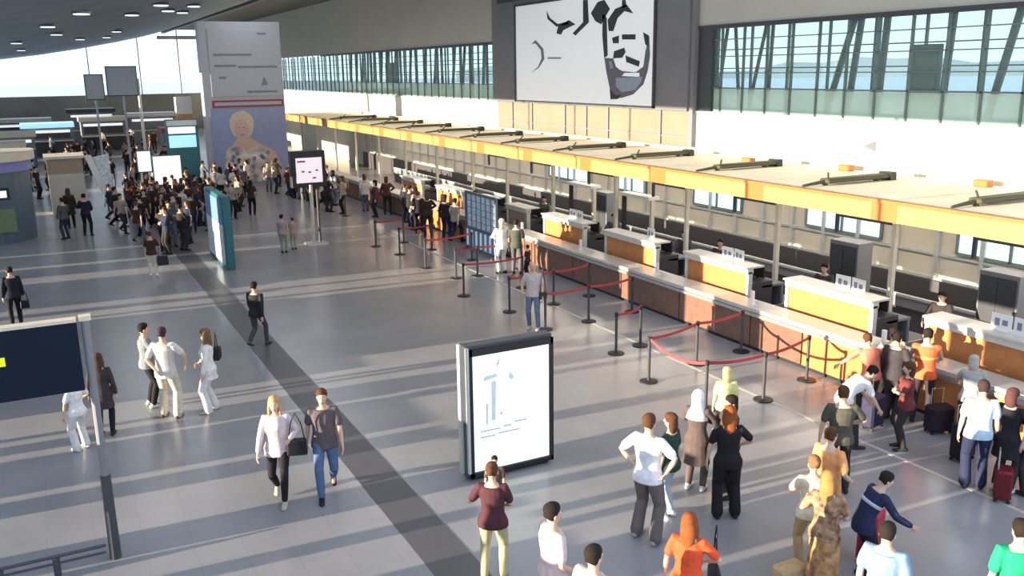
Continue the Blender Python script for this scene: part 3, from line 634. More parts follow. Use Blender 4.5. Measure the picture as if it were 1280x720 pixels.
# ceiling spotlights
SP = [(0.9, 47), (4.5, 47.1), (-0.6, 64.3), (-.5, 82), (5.5, 69), (5.6, 80), (7.9, 55), (6.4, 49.2), (7.6, 48.9), (1.5, 58), (3.4, 74), (2.0, 40), (5.2, 42)]
def zceil(x):
    for (a, za), (b, zb) in zip(prof, prof[1:]):
        if a <= x <= b: return za+(zb-za)*(x-a)/(b-a)
    return 8.2
for i, (x, y) in enumerate(SP):
    r = thing('ceiling_spotlight', 'small bright spotlight set in the dark blue curved ceiling', 'ceiling light', (x, y, zceil(x)-.02), 0, 'spotlights in the blue ceiling')
    MB().cyl((0, 0, -.10), (0, 0, .02), .36, 16).build('housing', M['darkfr'], r); MB().cyl((0, 0, -.14), (0, 0, -.10), .30, 16).build('lens', M['lamp'], r)

# far shops and counters
FS = [(-4.2, 62, 3.2, 2.6, 'cream', 'red', 'far low shop booth with cream roof strip and red panel, left edge'),
      (-4.6, 74, 4.2, 2.6, 'cream', 'adblue', 'far shop booth with blue stripe behind the red panelled booth'),
      (-1.2, 82, 3.6, 2.8, 'screenb', 'darkfr', 'far dark shop booth with thin cyan lit header'),
      (3.2, 86, 3.5, 3.0, 'cream', 'darkbelt', 'far dark shop booth with pale header, middle of the back'),
      (7.6, 92, 4.0, 3.0, 'alu', 'grey', 'far grey shop booth left of the sign column'),
      (2.6, 96, 4.0, 3.4, 'darkfr', 'grey', 'far grey booth with dark header beneath the two raised grey boards'),
      (-4.5, 98, 5.5, 2.6, 'alu', 'darkfr', 'farthest dark booth at the left edge below the end wall'),
      (8.2, 72, 1.2, 2.6, 'redband', 'redband', 'small pinkish red booth beside the display tower')]
for (x, y, w_, h_, top_, fr_, lab) in FS:
    r = thing('shop_booth', lab, 'booth', (x, y, 0), 0, 'shop booths at the far end of the hall')
    MB().box(0, 0, 0, w_, 2.5, h_-.5).build('walls', M['grey'], r); MB().box(-.15, -.25, h_-.5, w_+.15, 2.6, h_-.15).build('header', M[top_], r)
    MB().box(.1, -.15, .1, w_-.1, 0, 1.2).build('counter_front', M[fr_], r); MB().box(0, -.3, 1.2, w_, 0, 1.3).build('counter_top', M['counter'], r)
    MB().box(.2, -.05, 1.45, w_-.2, 0, h_-.95).build('display_shelf', M[fr_], r); MB().box(.2, -.08, h_-.9, w_-.2, 0, h_-.7).build('lit_strip', M['screen'], r)

# ================================================================== PEOPLE
def remeshed(mb, voxel, smooth=4, k=.5):
    me = mb.mesh('tmp'); ob = bpy.data.objects.new('tmp', me); COL.objects.link(ob)
    m1 = ob.modifiers.new('r', 'REMESH'); m1.mode = 'VOXEL'; m1.voxel_size = voxel; m1.use_smooth_shade = True
    m2 = ob.modifiers.new('s', 'SMOOTH'); m2.factor = k; m2.iterations = smooth
    dg = bpy.context.evaluated_depsgraph_get(); ev = ob.evaluated_get(dg)
    em = ev.to_mesh(); vs = [tuple(v.co) for v in em.vertices]; fs = [tuple(p.vertices) for p in em.polygons]
    ev.to_mesh_clear(); bpy.data.objects.remove(ob); bpy.data.meshes.remove(me)
    out = MB(); out.v = vs; out.f = fs; out.m = [0]*len(fs); return out

def ik(a, t, l1, l2, hint):
    a = Vector(a); t = Vector(t); d = t-a; L = min(d.length, (l1+l2)*.995); dn = d.normalized(); t = a+dn*L
    c = (l1*l1-l2*l2+L*L)/(2*L); h = math.sqrt(max(0, l1*l1-c*c)); hv = Vector(hint); hv = hv-dn*hv.dot(dn)
    hv = hv.normalized() if hv.length > 1e-4 else dn.orthogonal().normalized()
    return a+dn*c+hv*h, t

POSES = {
 'stand':  dict(lh=(-.27, .04, .80), rh=(.27, .04, .80), lf=(-.11, .0, 0), rf=(.11, .02, 0)),
 'stand2': dict(lh=(-.26, .10, .84), rh=(.25, .16, 1.00), lf=(-.13, .05, 0), rf=(.12, -.06, 0)),
 'phone':  dict(lh=(-.12, .42, 1.42), rh=(.12, .42, 1.42), lf=(-.12, 0, 0), rf=(.12, .03, 0)),
 'hips':   dict(lh=(-.20, -.02, 1.02), rh=(.30, -.05, 1.05), lf=(-.15, 0, 0), rf=(.16, -.05, 0), eo=(1.6, -.4)),
 'behind': dict(lh=(-.10, -.17, .98), rh=(.38, .02, 1.02), lf=(-.14, .03, 0), rf=(.16, -.03, 0), eo=(1.5, -.8)),
 'walk':   dict(lh=(-.27, .22, .86), rh=(.27, -.14, .84), lf=(-.09, -.26, .10), rf=(.09, .25, 0), drop=.03),
 'walk2':  dict(lh=(-.22, .20, 1.10), rh=(.28, .14, .88), lf=(-.07, .20, 0), rf=(.08, -.22, .08), drop=.02),
 'fold':   dict(lh=(-.04, .22, 1.16), rh=(.06, .20, 1.20), lf=(-.12, 0, 0), rf=(.12, .02, 0), eo=(1.2, -.2)),
 'lean':   dict(lh=(-.48, .38, .98), rh=(.34, .42, 1.0), lf=(-.15, 0, 0), rf=(.15, -.05, 0), bend=.55, hp=-.3),
 'bend':   dict(lh=(-.20, .52, .62), rh=(.22, .48, .60), lf=(-.13, 0, 0), rf=(.13, .05, 0), bend=1.05, hp=-.3),
 'desk':   dict(lh=(-.22, .40, 1.08), rh=(.22, .42, 1.08), lf=(-.13, 0, 0), rf=(.13, .03, 0), bend=.12),
 'waist':  dict(lh=(-.30, .06, .82), rh=(.16, .20, 1.08), lf=(-.12, 0, 0), rf=(.14, .04, 0), eo=(1.4, -.3)),
 'carry':  dict(lh=(-.16, .22, 1.20), rh=(.14, .26, 1.02), lf=(-.13, 0, 0), rf=(.13, .03, 0), eo=(.5, -.5)),
 'up':     dict(lh=(-.16, .20, 1.50), rh=(.27, .05, .82), lf=(-.1, .05, 0), rf=(.1, -.12, .02), eo=(1.2, 0)),
 'pull':   dict(lh=(-.27, .06, .82), rh=(.34, -.22, .86), lf=(-.09, -.16, .04), rf=(.10, .18, 0)),
 'kid':    dict(lh=(-.24, .10, .86), rh=(.25, .06, .84), lf=(-.08, 0, 0), rf=(.10, .04, 0)),
}
class Rig:
    def __init__(s, pose, female=False):
        P = POSES[pose]; s.P = P; s.drop = P.get('drop', 0); s.bend = P.get('bend', 0); s.f = female
        s.pz = .93-s.drop
        s.py = -.18*math.sin(s.bend) if s.bend else 0
        eo = P.get('eo', (.6, -1.0)); s.arm = []; s.leg = []
        for sd, hk in ((-1, 'lh'), (1, 'rh')):
            c, t, fw = s.spine(1.405)
            sh = c+Vector((sd*(.165 if female else .185), 0, 0)); el, wr = ik(sh, P[hk], .285, .255, (sd*eo[0], eo[1], -.3))
            s.arm.append((sd, sh, el, wr))
        for sd, fk in ((-1, 'lf'), (1, 'rf')):
            fx, fy, fz = P[fk]; hp = Vector((sd*.09, s.py, s.pz-.01)); an = Vector((fx, fy, .085+fz))
            kn, an = ik(hp, an, .44, .43, (sd*.12, 1, 0)); s.leg.append((sd, hp, kn, an, fz))
    def spine(s, z):
        d = z-.95; base = Vector((0, s.py, .95-s.drop))
        if d <= 0: return base+Vector((0, 0, d)), Vector((0, 0, 1)), Vector((0, 1, 0))
        n = 12; p = base.copy()
        for i in range(n):
            q = (i+.5)/n*d; a = s.bend*min(1, q/.22); p += Vector((0, math.sin(a), math.cos(a)))*(d/n)
        a = s.bend*min(1, d/.22); return p, Vector((0, math.sin(a), math.cos(a))), Vector((0, math.cos(a), -math.sin(a)))
    def torso(s, mb, rows, infl=0, n=14):
        pts = []; rr = []
        for z, a, b, oy in rows:
            p, t, fw = s.spine(z); pts.append(p+fw*oy); rr.append((a+infl, b+infl))
        mb.tube(pts, rr, n=n, hint=(1, 0, 0), cap=False)
    def head_m(s):
        p, t, fw = s.spine(1.49); a = s.bend*1.0+s.P.get('hp', 0)*s.bend+s.P.get('hd', 0)
        return p, a
TORSO_M = [(.86, .145, .105, 0), (.93, .165, .118, -.005), (1.03, .150, .105, .005), (1.14, .150, .105, .008), (1.26, .172, .118, .005), (1.36, .182, .112, -.005), (1.43, .150, .085, -.012), (1.475, .075, .062, -.01)]
TORSO_F = [(.86, .150, .110, 0), (.93, .172, .122, -.008), (1.04, .135, .098, .005), (1.12, .130, .095, .008), (1.25, .150, .125, .018), (1.35, .160, .105, -.002), (1.43, .130, .078, -.012), (1.475, .065, .055, -.01)]
SK = {}
def skin(c):
    if c not in SK: SK[c] = mat('skin_%d' % len(SK), c, .55, var=.05, scale=10, spec=.35)
    return SK[c]
EYE_W = mat('eye_white', (.8, .8, .78), .3); EYE_D = mat('eye_dark', (.03, .02, .015), .3); LIP = mat('lips', (.42, .15, .13), .5)
SKINS = [(.62, .40, .29), (.55, .34, .24), (.68, .46, .35), (.48, .29, .20)]

def xf(p, a, yaw, v):
    """place a head-local point: pitch a about x, yaw about z"""
    v = Vector(v); c, s_ = math.cos(yaw), math.sin(yaw); v = Vector((c*v.x-s_*v.y, s_*v.x+c*v.y, v.z))
    c, s_ = math.cos(a), math.sin(a); v = Vector((v.x, c*v.y+s_*v.z, -s_*v.y+c*v.z)); return p+v

GEO = {}
def geo_body(pose, fem, vox, yaw):
    key = ('b', pose, fem, vox, yaw)
    if key in GEO: return GEO[key]
    r = Rig(pose, fem); mb = MB()
    r.torso(mb, TORSO_F if fem else TORSO_M, -.006)
    p, a = r.head_m(); pn, t, fw = r.spine(1.40)
    nk = .048 if fem else .056
    mb.tube([pn, p+t*.01, xf(p, a, yaw, (0, .005, .08))], [(nk+.012, nk+.012), (nk, nk), (nk*.95, nk)], n=10)
    hr = [(.025, .035, .040, .035), (.045, .050, .066, .028), (.08, .062, .086, .02), (.12, .071, .094, .014), (.16, .075, .098, .006), (.195, .070, .092, -.002), (.222, .055, .074, -.006), (.240, .030, .040, -.006)]
    rx = xf(Vector((0, 0, 0)), a, yaw, (1, 0, 0))
    mb.tube([xf(p, a, yaw, (0, oy, z)) for z, _, _, oy in hr], [(q[1], q[2]) for q in hr], n=14, hint=rx, cap=False)
    for sd, sh, el, wr in r.arm:
        sm = sh.lerp(el, .35); f1 = el.lerp(wr, .3); k = .9 if fem else 1
        c, t, fw = r.spine(1.39)
        mb.tube([c+Vector((sd*.06, 0, 0)), sh, sm, el, f1, wr], [(.062*k, .055*k), (.056*k, .056*k), (.048*k, .048*k), (.038*k, .038*k), (.040*k, .038*k), (.027*k, .024*k)], n=10)
        d = (wr-el).normalized(); mb.tube([wr, wr+d*.045, wr+d*.085], [(.026, .022), (.036, .017), (.034, .014)], n=8, hint=Vector((0, 1, 0)))
    for sd, hp, kn, an, fz in r.leg:
        c1 = kn.lerp(an, .3)+Vector((0, -.012, 0))
        mb.tube([hp+Vector((0, 0, .02)), hp.lerp(kn, .3), kn.lerp(hp, .12), kn, c1, kn.lerp(an, .75), an], [(.088, .092), (.080, .084), (.056, .058), (.052, .054), (.054, .056), (.038, .038), (.036, .040)], n=10)
        if fz > .03: mb.tube([an+Vector((0, -.03, 0)), an+Vector((0, .06, -.05)), an+Vector((0, .13, -.09-.0))], [(.034, .034), (.036, .03), (.036, .02)], n=8)
        else: mb.tube([an+Vector((0, -.045, -.045)), an+Vector((0, .05, -.05)), an+Vector((0, .15, -.062))], [(.032, .036), (.038, .030), (.036, .018)], n=8)
    g = remeshed(mb, vox, 3)
    # fingers, thumb, nose, ears, eyes and mouth joined on
    for sd, sh, el, wr in r.arm:
        d = (wr-el).normalized(); side = d.cross(Vector((1, 0, 0))); side = side.normalized() if side.length > .2 else Vector((0, 1, 0))
        pal = d.cross(side).normalized()*(-sd)
        if pal.x*sd > 0: pal = -pal
        base = wr+d*.08
        for i, L in enumerate((.070, .078, .072, .056)):
            o = base+side*((i-1.5)*-.019)
            mb2 = g.tube([o-d*.015, o+d*L*.45+pal*.004, o+d*L*.8+pal*.018, o+d*L+pal*.032], [.009, .0085, .0078, .0065], n=6)
        o = wr+d*.03+side*.028; g.tube([o, o+side*.022+d*.02+pal*.008, o+side*.026+d*.05+pal*.016], [.012, .010, .008], n=6)
    H = lambda x, y, z: xf(p, a, yaw, (x, y, z))
    g.tube([H(0, .098, .145), H(0, .112, .122), H(0, .124, .104), H(0, .104, .096)], [(.006, .006), (.009, .009), (.014, .011), (.012, .006)], n=8, hint=rx)
    for sx in (-1, 1):
        g.ell(H(sx*.075, .0, .118), (.011, .018, .030), n=8, m=6)
        g.mi = 1; g.ell(H(sx*.030, .094, .138), (.014, .010, .009), n=8, m=6); g.mi = 2; g.ell(H(sx*.030, .102, .138), (.007, .005, .007), n=8, m=6)
        g.tube([H(sx*.046, .092, .158), H(sx*.030, .103, .163), H(sx*.014, .105, .158)], [.0035], n=5); g.mi = 0
    g.mi = 3; g.tube([H(-.022, .098, .070), H(0, .107, .070), H(.022, .098, .070)], [.006], n=6); g.mi = 0
    me = g.mesh('body', True); GEO[key] = me; return me
def geo_top(pose, fem, vox, sleeve, hem, infl=.020):
    key = ('t', pose, fem, vox, sleeve, hem, infl)
    if key in GEO: return GEO[key]
    r = Rig(pose, fem); mb = MB(); rows = [(.855, .190, .138, 0)]+[(q[0], q[1]+(.020 if q[0] < 1 else .008 if q[0] < 1.1 else 0), q[2]+(.014 if q[0] < 1 else .005 if q[0] < 1.1 else 0), q[3]) for q in (TORSO_F if fem else TORSO_M) if q[0] > .87 and q[0] < 1.46]
    if hem < .86: rows = [(hem, .175+(.86-hem)*.12, .15+(.86-hem)*.10, 0), (.80, .170, .135, 0)]+rows if hem < .78 else ([(hem, .188, .138, 0)] if hem < .85 else [])+rows
    r.torso(mb, rows, infl)
    for sd, sh, el, wr in r.arm:
        c, t, fw = r.spine(1.385); k = .9 if fem else 1
        pts = [c+Vector((sd*.05, 0, 0)), sh]; rr = [(.068, .066), (.060*k+infl*.5, .060*k+infl*.5)]
        if sleeve == 'short': pts += [sh.lerp(el, .35), sh.lerp(el, .72)]; rr += [(.055*k+infl*.6,)*2, (.054*k+infl*.6,)*2]
        elif sleeve == 'long': pts += [sh.lerp(el, .4), el, el.lerp(wr, .4), el.lerp(wr, .92)]; rr += [(.052*k+infl*.6,)*2, (.044*k+infl*.6,)*2, (.042*k+infl*.6,)*2, (.032*k+infl*.6,)*2]
        mb.tube(pts, rr, n=10)
    me = remeshed(mb, vox, 3).mesh('top', True); GEO[key] = me; return me
def geo_bottom(pose, fem, vox, kind, infl=.016):
    key = ('l', pose, fem, vox, kind, infl)
    if key in GEO: return GEO[key]
    r = Rig(pose, fem); mb = MB(); a = .172 if fem else .166
    r.torso(mb, [(.88, a-.02, .11, 0), (.94, a, .12, -.005), (1.0, a-.01, .112, 0)], infl*.6)
    if kind in ('skirt', 'dress'):
        z = .50 if kind == 'skirt' else .30
        mb.tube([(0, r.py, .95), (0, r.py*.8, .80), (0, 0, z)], [(a+infl*.6, .13), (a+.02, .15), (a+.04, .18)], n=14)
    else:
        for sd, hp, kn, an, fz in r.leg:
            end = {'long': .97, 'slim': .97, 'wide': 1.0, 'shorts': 0}[kind]
            k = {'long': 1.0, 'slim': .55, 'wide': 1.7, 'shorts': 1.3}[kind]*infl
            pts = [hp+Vector((0, 0, .03)), hp.lerp(kn, .3), hp.lerp(kn, .8)]; rr = [(.080+k, .088+k), (.080+k, .086+k), (.060+k, .062+k)]
            if end: pts += [kn, kn.lerp(an, .35)+Vector((0, -.01, 0)), kn.lerp(an, end)]; rr += [(.055+k, .057+k), (.054+k, .056+k), ((.040 if kind != 'wide' else .062)+k,)*2]
            mb.tube(pts, rr, n=10)
    me = remeshed(mb, vox, 3).mesh('trousers', True); GEO[key] = me; return me
def geo_shoe(pose, i):
    key = ('s', pose, i)
    if key in GEO: return GEO[key]
    r = Rig(pose); sd, hp, kn, an, fz = r.leg[i]; mb = MB()
    if fz > .03: pts = [an+Vector((0, -.04, -.02)), an+Vector((0, .05, -.062)), an+Vector((0, .13, -.105))]
    else: pts = [an+Vector((0, -.055, -.043)), an+Vector((0, .04, -.045)), an+Vector((0, .12, -.055)), an+Vector((0, .175, -.060))]
    rr = [(.040, .042), (.044, .040), (.047, .028), (.036, .022)][:len(pts)]
    mb.tube(pts, rr, n=10, hint=(1, 0, 0)); mb.tube([an+Vector((0, -.015, -.035)), an+Vector((0, -.01, .015))], [(.040, .046), (.042, .046)], n=10, cap=False)
    z0 = min(v[2] for v in mb.v); mb.v = [(x, y, max(z, z0 if fz > .03 else .0)) for x, y, z in mb.v]
    me = mb.mesh('shoe', True); GEO[key] = me; return me
def geo_hair(pose, fem, style, yaw, vox):
    key = ('h', pose, fem, style, yaw, vox)
    if key in GEO: return GEO[key]
    r = Rig(pose, fem); p, a = r.head_m(); H = lambda x, y, z: xf(p, a, yaw, (x, y, z)); mb = MB(); rx = xf(Vector((0, 0, 0)), a, yaw, (1, 0, 0))
    def cap(dy=0, k=1.0, dz=0):
        rows = [(.085, .060, .060, -.048), (.13, .078*k, .086*k, -.022), (.17, .086*k, .098*k, -.012), (.21, .084*k, .101*k, -.005), (.238, .072*k, .088*k, -.006), (.257, .050, .062, -.008), (.268, .024, .030, -.008)]
        mb.tube([H(0, oy+dy, z+dz) for z, _, _, oy in rows], [(q[1], q[2]) for q in rows], n=14, hint=rx, cap=False)
    if style == 'short': cap()
    elif style == 'long':
        cap(k=1.06); mb.tube([H(0, -.03, .20), H(0, -.055, .08), H(0, -.075, -.04), H(0, -.085, -.15)], [(.082, .07), (.092, .06), (.088, .048), (.060, .030)], n=12, hint=rx)
        for sx in (-1, 1): mb.tube([H(sx*.068, .0, .18), H(sx*.082, .012, .06), H(sx*.085, .01, -.06)], [(.028, .045), (.030, .045), (.022, .032)], n=8)
    elif style == 'bun': cap(); mb.ell(H(0, -.10, .19), (.05, .045, .05))
    elif style == 'bob':
        cap(k=1.08); mb.tube([H(0, -.03, .18), H(0, -.045, .06), H(0, -.045, -.01)], [(.088, .075), (.095, .07), (.085, .055)], n=12, hint=rx)
    elif style == 'scarf':
        mb.tube([H(0, -.012, .275), H(0, -.01, .255), H(0, -.012, .20), H(0, -.02, .10), H(0, -.02, .0), H(0, -.02, -.10), H(0, -.03, -.22)], [(.03, .035), (.065, .075), (.098, .108), (.100, .098), (.098, .095), (.15, .12), (.19, .13)], n=14, hint=rx, cap=False)
    elif style == 'bald':
        mb.tube([H(0, -.055, .10), H(0, -.050, .14), H(0, -.045, .165)], [(.066, .050), (.076, .060), (.070, .055)], n=12, hint=rx)
    me = remeshed(mb, min(vox, .014), 3).mesh('hair', True) if style in ('long', 'bob', 'bun') else mb.mesh('hair', True)
    GEO[key] = me; return me
def part(name, me, mats, parent, label=None):
    if not me.materials:
        for q in mats: me.materials.append(q)
    o = bpy.data.objects.new(name, me); COL.objects.link(o); o.parent = parent
    for i, q in enumerate(mats): o.material_slots[i].link = 'OBJECT'; o.material_slots[i].material = q
    if label: o['label'] = label
    return o
def person(x, y, face, h, label, top, bottom, hair, pose='stand', fem=False, sleeve='short', hem=.86, bk='long', style='short', shoe=(.03, .03, .03), sk=0, yaw=0.0, vox=.013, group=None, z=0, stripe=None):
    """face: 0 = back towards the viewer, 180 = facing the viewer, 90 = facing image left"""
    th = math.atan2(-x, y)+math.radians(face)
    r = thing('person', label, 'person', (x, y, z), th, group); r.scale = (h/1.755,)*3
    part('body', geo_body(pose, fem, vox, yaw), [skin(SKINS[sk]), EYE_W, EYE_D, LIP], r)
    if hair: part('headscarf' if style == 'scarf' else 'hair', geo_hair(pose, fem, style, yaw, vox), [cm(hair)], r)
    part('dress' if bk == 'dress' else ('coat' if hem < .75 else 'shirt'), geo_top(pose, fem, vox, sleeve, hem, .020 if vox < .02 else .026), [cm(top)], r)
    part('skirt' if bk in ('skirt', 'dress') else 'trousers', geo_bottom(pose, fem, vox, bk, .016 if vox < .02 else .022), [cm(bottom)], r)
    if stripe:
        q = MB(); Rig(pose, fem).torso(q, [(stripe[0], .165, .120, .006), (stripe[0]+.05, .170, .122, .004)], .024)
        part('chest_stripe', q.mesh('chest_stripe', True), [cm(stripe[1])], r, stripe[2])
    for i in (0, 1): part('shoe', geo_shoe(pose, i), [cm(shoe, .5)], r)
    return r
def bag(x, y, z, w_, d_, h_, c, label, rz=0, strap=.45, grp=None):
    r = thing('handbag', label, 'bag', (x, y, z), rz, grp)
    MB().prism([(-w_/2, 0), (w_/2, 0), (w_*.46, h_), (-w_*.46, h_)], 'y', -d_/2, d_/2).build('bag_body', cm(c, .5), r, bevel=.02)
    MB().tube([(-w_*.4, 0, h_*.9), (-w_*.25, 0, h_+strap*.6), (0, 0, h_+strap), (w_*.25, 0, h_+strap*.6), (w_*.4, 0, h_*.9)], [.010], n=6).build('strap', cm(c, .5), r)
    return r
def suitcase(x, y, rz, c, label, w_=.42, d_=.26, h_=.62, grp='suitcases on the floor'):
    r = thing('suitcase', label, 'suitcase', (x, y, 0), rz, grp)
    MB().box(-w_/2, -d_/2, .05, w_/2, d_/2, h_).build('shell', cm(c, .45), r, bevel=.035)
    MB().tube([(-w_*.25, d_*.35, h_-.02), (-w_*.25, d_*.35, h_+.28), (w_*.25, d_*.35, h_+.28), (w_*.25, d_*.35, h_-.02)], [.010], n=6).build('handle', M['steel'], r)
    for sx in (-1, 1):
        for sy in (-1, 1): MB().cyl((sx*w_*.4-.012, sy*d_*.35, .03), (sx*w_*.4+.012, sy*d_*.35, .03), .03, 10).build('wheel', M['black'], r)
    return r

BLK = (.018, .016, .02); DK = (.04, .035, .035); NAVY = (.025, .03, .07); WHT = (.78, .76, .74); JEAN = (.09, .14, .26); BRN = (.09, .04, .02); AUB = (.24, .07, .02); BLD = (.44, .29, .14)
DHAIR = (.022, .015, .012); MAR = (.075, .028, .035); KHA = (.44, .40, .24); GRY = (.10, .10, .105); OLV = (.085, .08, .06)
# --- nearest row
person(4.42, 9.15, -8, 1.64, 'person with brown hair and maroon top holding a child before the lightbox', MAR, KHA, BRN, 'carry', True, 'short', .84, 'long', 'bun', DK)
person(4.43, 7.69, -62, 1.75, 'man in white and mauve shirt cut off at the bottom edge', (.66, .52, .50), WHT, DHAIR, 'stand2', False, 'short', .82, sk=0)
person(4.34, 6.72, -40, 1.75, 'dark-haired person in pale top at the bottom edge, only the head showing', (.70, .55, .48), GRY, DHAIR, 'stand')
person(5.69, 6.92, -12, 1.66, 'auburn-haired woman in orange-red top with black shoulder bag, bottom edge', (.80, .10, .035), DK, AUB, 'waist', True, 'short', .82, style='long')
bag(5.98, 6.82, .70, .30, .12, .26, BLK, 'black shoulder bag of the woman in the orange-red top', rz=1.0, strap=.52)
person(6.73, 9.09, -30, 1.84, 'tall man in bright white shirt and grey-brown trousers with hands down', (.82, .82, .84), (.16, .13, .12), BRN, 'hips', False, 'short', .84, bk='wide', shoe=(.35, .33, .3), sk=0)
person(7.35, 9.42, 60, 1.62, 'person in dark green top and pale jeans behind the man in white', (.03, .06, .045), (.42, .50, .56), BRN, 'stand', True, 'short', .86, 'slim', 'bob', (.7, .68, .65))
person(8.26, 9.95, -20, 1.62, 'woman with white headscarf and long dark brown coat', (.10, .075, .07), (.12, .085, .08), (.82, .82, .84), 'fold', True, 'long', .50, 'long', 'scarf', (.7, .7, .7))
person(8.07, 9.03, 8, 1.72, 'woman in all black with auburn hair standing with her back turned', BLK, BLK, AUB, 'waist', True, 'short', .82, 'wide', 'long', BLK)
person(8.55, 9.55, 120, 1.62, 'person in dark grey top hidden between the headscarf and black-clad women', (.06, .055, .06), BLK, DHAIR, 'fold', True, 'long', .84, style='bob')
person(9.68, 10.95, 10, 1.45, 'blond child in pale yellow top and dark skirt behind the black-clad woman', (.72, .70, .30), BLK, (.60, .50, .22), 'kid', True, 'short', .88, 'skirt', 'bob', BLK)
# --- right bottom group
person(8.77, 7.86, -35, 1.68, 'person in sunlit orange shirt in the tight group at bottom right', (.80, .36, .14), (.60, .55, .42), BRN, 'stand2', False, 'short', .84, sk=2)
person(10.05, 8.83, 10, 1.72, 'man in dark olive polo and trousers behind the orange shirt', OLV, DK, BRN, 'waist', False, 'short', .84)
person(7.78, 6.95, -10, 1.66, 'golden-haired woman in brown and cream patterned dress by a tan tote', (.36, .20, .12, .75), (.42, .22, .10, .6), (.34, .18, .06), 'carry', True, 'short', .84, 'dress', 'long')
person(8.06, 7.45, 20, 1.60, 'woman in cream top with light brown hair behind the patterned dress', (.75, .66, .48), (.45, .30, .15), (.22, .11, .05), 'fold', True, 'short', .84, 'long', 'bun')
person(8.55, 6.95, -60, 1.52, 'stooping person in navy jacket with white stripe, right of the golden hair', NAVY, BLK, DHAIR, 'lean', False, 'long', .80, stripe=(1.22, (.55, .55, .65), 'white stripe'))
person(7.24, 5.66, -15, 1.74, 'dark-haired man in light blue shirt cut off at the bottom edge', (.20, .30, .42), NAVY, DHAIR, 'stand', False, 'short', .84)
person(8.46, 5.03, 30, 1.75, 'person in bright green top cut off at the right bottom corner', (.02, .36, .16), DK, DHAIR, 'stand', False, 'short', .84)
tag(MB().box(-.2, -.12, 0, .2, .12, .34).build('tote_bag', cm((.55, .36, .18)), bevel=.03), 'tan tote bag on the floor beside the patterned dress', 'bag').location = (7.55, 7.25, 0)
suitcase(8.95, 7.25, .4, (.35, .02, .05), 'small red suitcase standing behind the navy jacket person', .38, .24, .72)
# --- right group by the barrier
person(11.98, 7.95, 10, 1.74, 'man in light blue shirt and navy trousers near the right edge', (.48, .62, .74), NAVY, (.05, .03, .03), 'stand', False, 'short', .84, 'wide', shoe=BLK)
person(12.25, 7.66, -30, 1.66, 'person in black coat with maroon bag beside the light blue shirt', BLK, DK, (.10, .04, .04), 'fold', True, 'long', .62, style='bob', shoe=(.75, .75, .75))
person(12.52, 7.36, 60, 1.68, 'person in olive grey top at the right edge behind the maroon bag', OLV, DK, DHAIR, 'stand2', False, 'short')
suitcase(12.02, 7.50, .6, (.14, .015, .02), 'maroon wheeled bag on the floor by the white shoes', .34, .24, .5)
person(13.52, 10.12, 0, 1.76, 'staff member in red and orange safety vest leaning on the ledge', (.85, .16, .06), (.05, .04, .05), DHAIR, 'desk', False, 'none', .86, sk=0, stripe=(1.2, (.8, .42, .12), 'paler orange band'))
person(12.85, 10.75, 25, 1.62, 'person in salmon red shirt leaning forward with arms spread', (.72, .20, .13), DK, BRN, 'lean', False, 'short', .86)
person(11.55, 9.95, -60, 1.66, 'person in white shirt bending down below the salmon shirt', (.80, .78, .74), DK, DHAIR, 'bend', False, 'short', .86)
person(12.25, 9.45, 100, 1.55, 'person in dusky red top beside the bending white shirt', (.16, .04, .04), DK, BRN, 'fold', True, 'short', .84, style='bob')
person(13.08, 10.40, -25, 1.70, 'man in dark grey clothes standing between salmon shirt and safety vest', (.05, .045, .05), (.045, .04, .045), DHAIR, 'stand2', False, 'long', .84, 'wide')
person(13.50, 10.80, 20, 1.60, 'person in cream shirt at the barrier behind the dark grey man', (.62, .56, .40), BLK, DHAIR, 'desk', False, 'short')
suitcase(12.55, 10.35, .2, (.03, .03, .07), 'navy suitcase between the bending people and the dark grey man')
suitcase(13.4, 9.65, -.3, (.03, .02, .03), 'black suitcase at the feet of the safety-vest worker', .44, .28, .5)
suitcase(12.75, 8.7, .1, BLK, 'black suitcase behind the light blue shirt, near the barrier', .4, .25, .66)
person(13.45, 9.15, 0, 1.55, 'grey-haired small person at the ledge behind the light blue shirt', (.40, .40, .38), DK, (.45, .42, .38), 'desk', True, 'short', style='bob')
# --- couple and trio
person(2.59, 12.71, 172, 1.70, 'blonde woman walking in white blouse and black leggings with black bag', (.62, .52, .54), BLK, BLD, 'walk2', True, 'long', .80, 'slim', 'long', (.5, .45, .35), sk=2)
bag(2.83, 12.50, .78, .30, .14, .24, BLK, 'black shoulder bag of the walking blonde woman', rz=-.3, strap=.42)
person(3.27, 12.58, 178, 1.74, 'man walking in dark grey-maroon shirt and blue jeans beside the blonde', (.11, .09, .095), JEAN, BRN, 'walk', False, 'short', .82, 'long', shoe=BLK)
person(1.30, 17.92, -80, 1.70, 'man in dark vest over grey tee and black trousers, left of the trio', (.20, .22, .24), BLK, DHAIR, 'fold', False, 'short', .84, shoe=(.7, .7, .68))
person(1.55, 17.13, -25, 1.78, 'man in white tee and cream trousers with elbow out, middle of the trio', (.62, .58, .56), (.55, .50, .42), (.05, .03, .05), 'behind', False, 'short', .80, 'wide', shoe=(.12, .08, .05))
person(2.30, 17.05, 85, 1.66, 'long-haired woman in white outfit facing the two men', (.76, .74, .74), (.72, .70, .70), (.16, .10, .05), 'stand2', True, 'long', .72, 'wide', 'long', (.4, .35, .28))
bag(2.50, 17.20, .98, .24, .14, .24, BLK, 'black handbag slung behind the woman in white', rz=1.2, strap=.30)
person(4.00, 20.85, -35, 1.62, 'man in black jacket walking alone along the dark floor stripe', (.022, .022, .028), (.06, .06, .075), DHAIR, 'walk', False, 'long', .84, 'slim', shoe=(.05, .05, .06), sk=1)
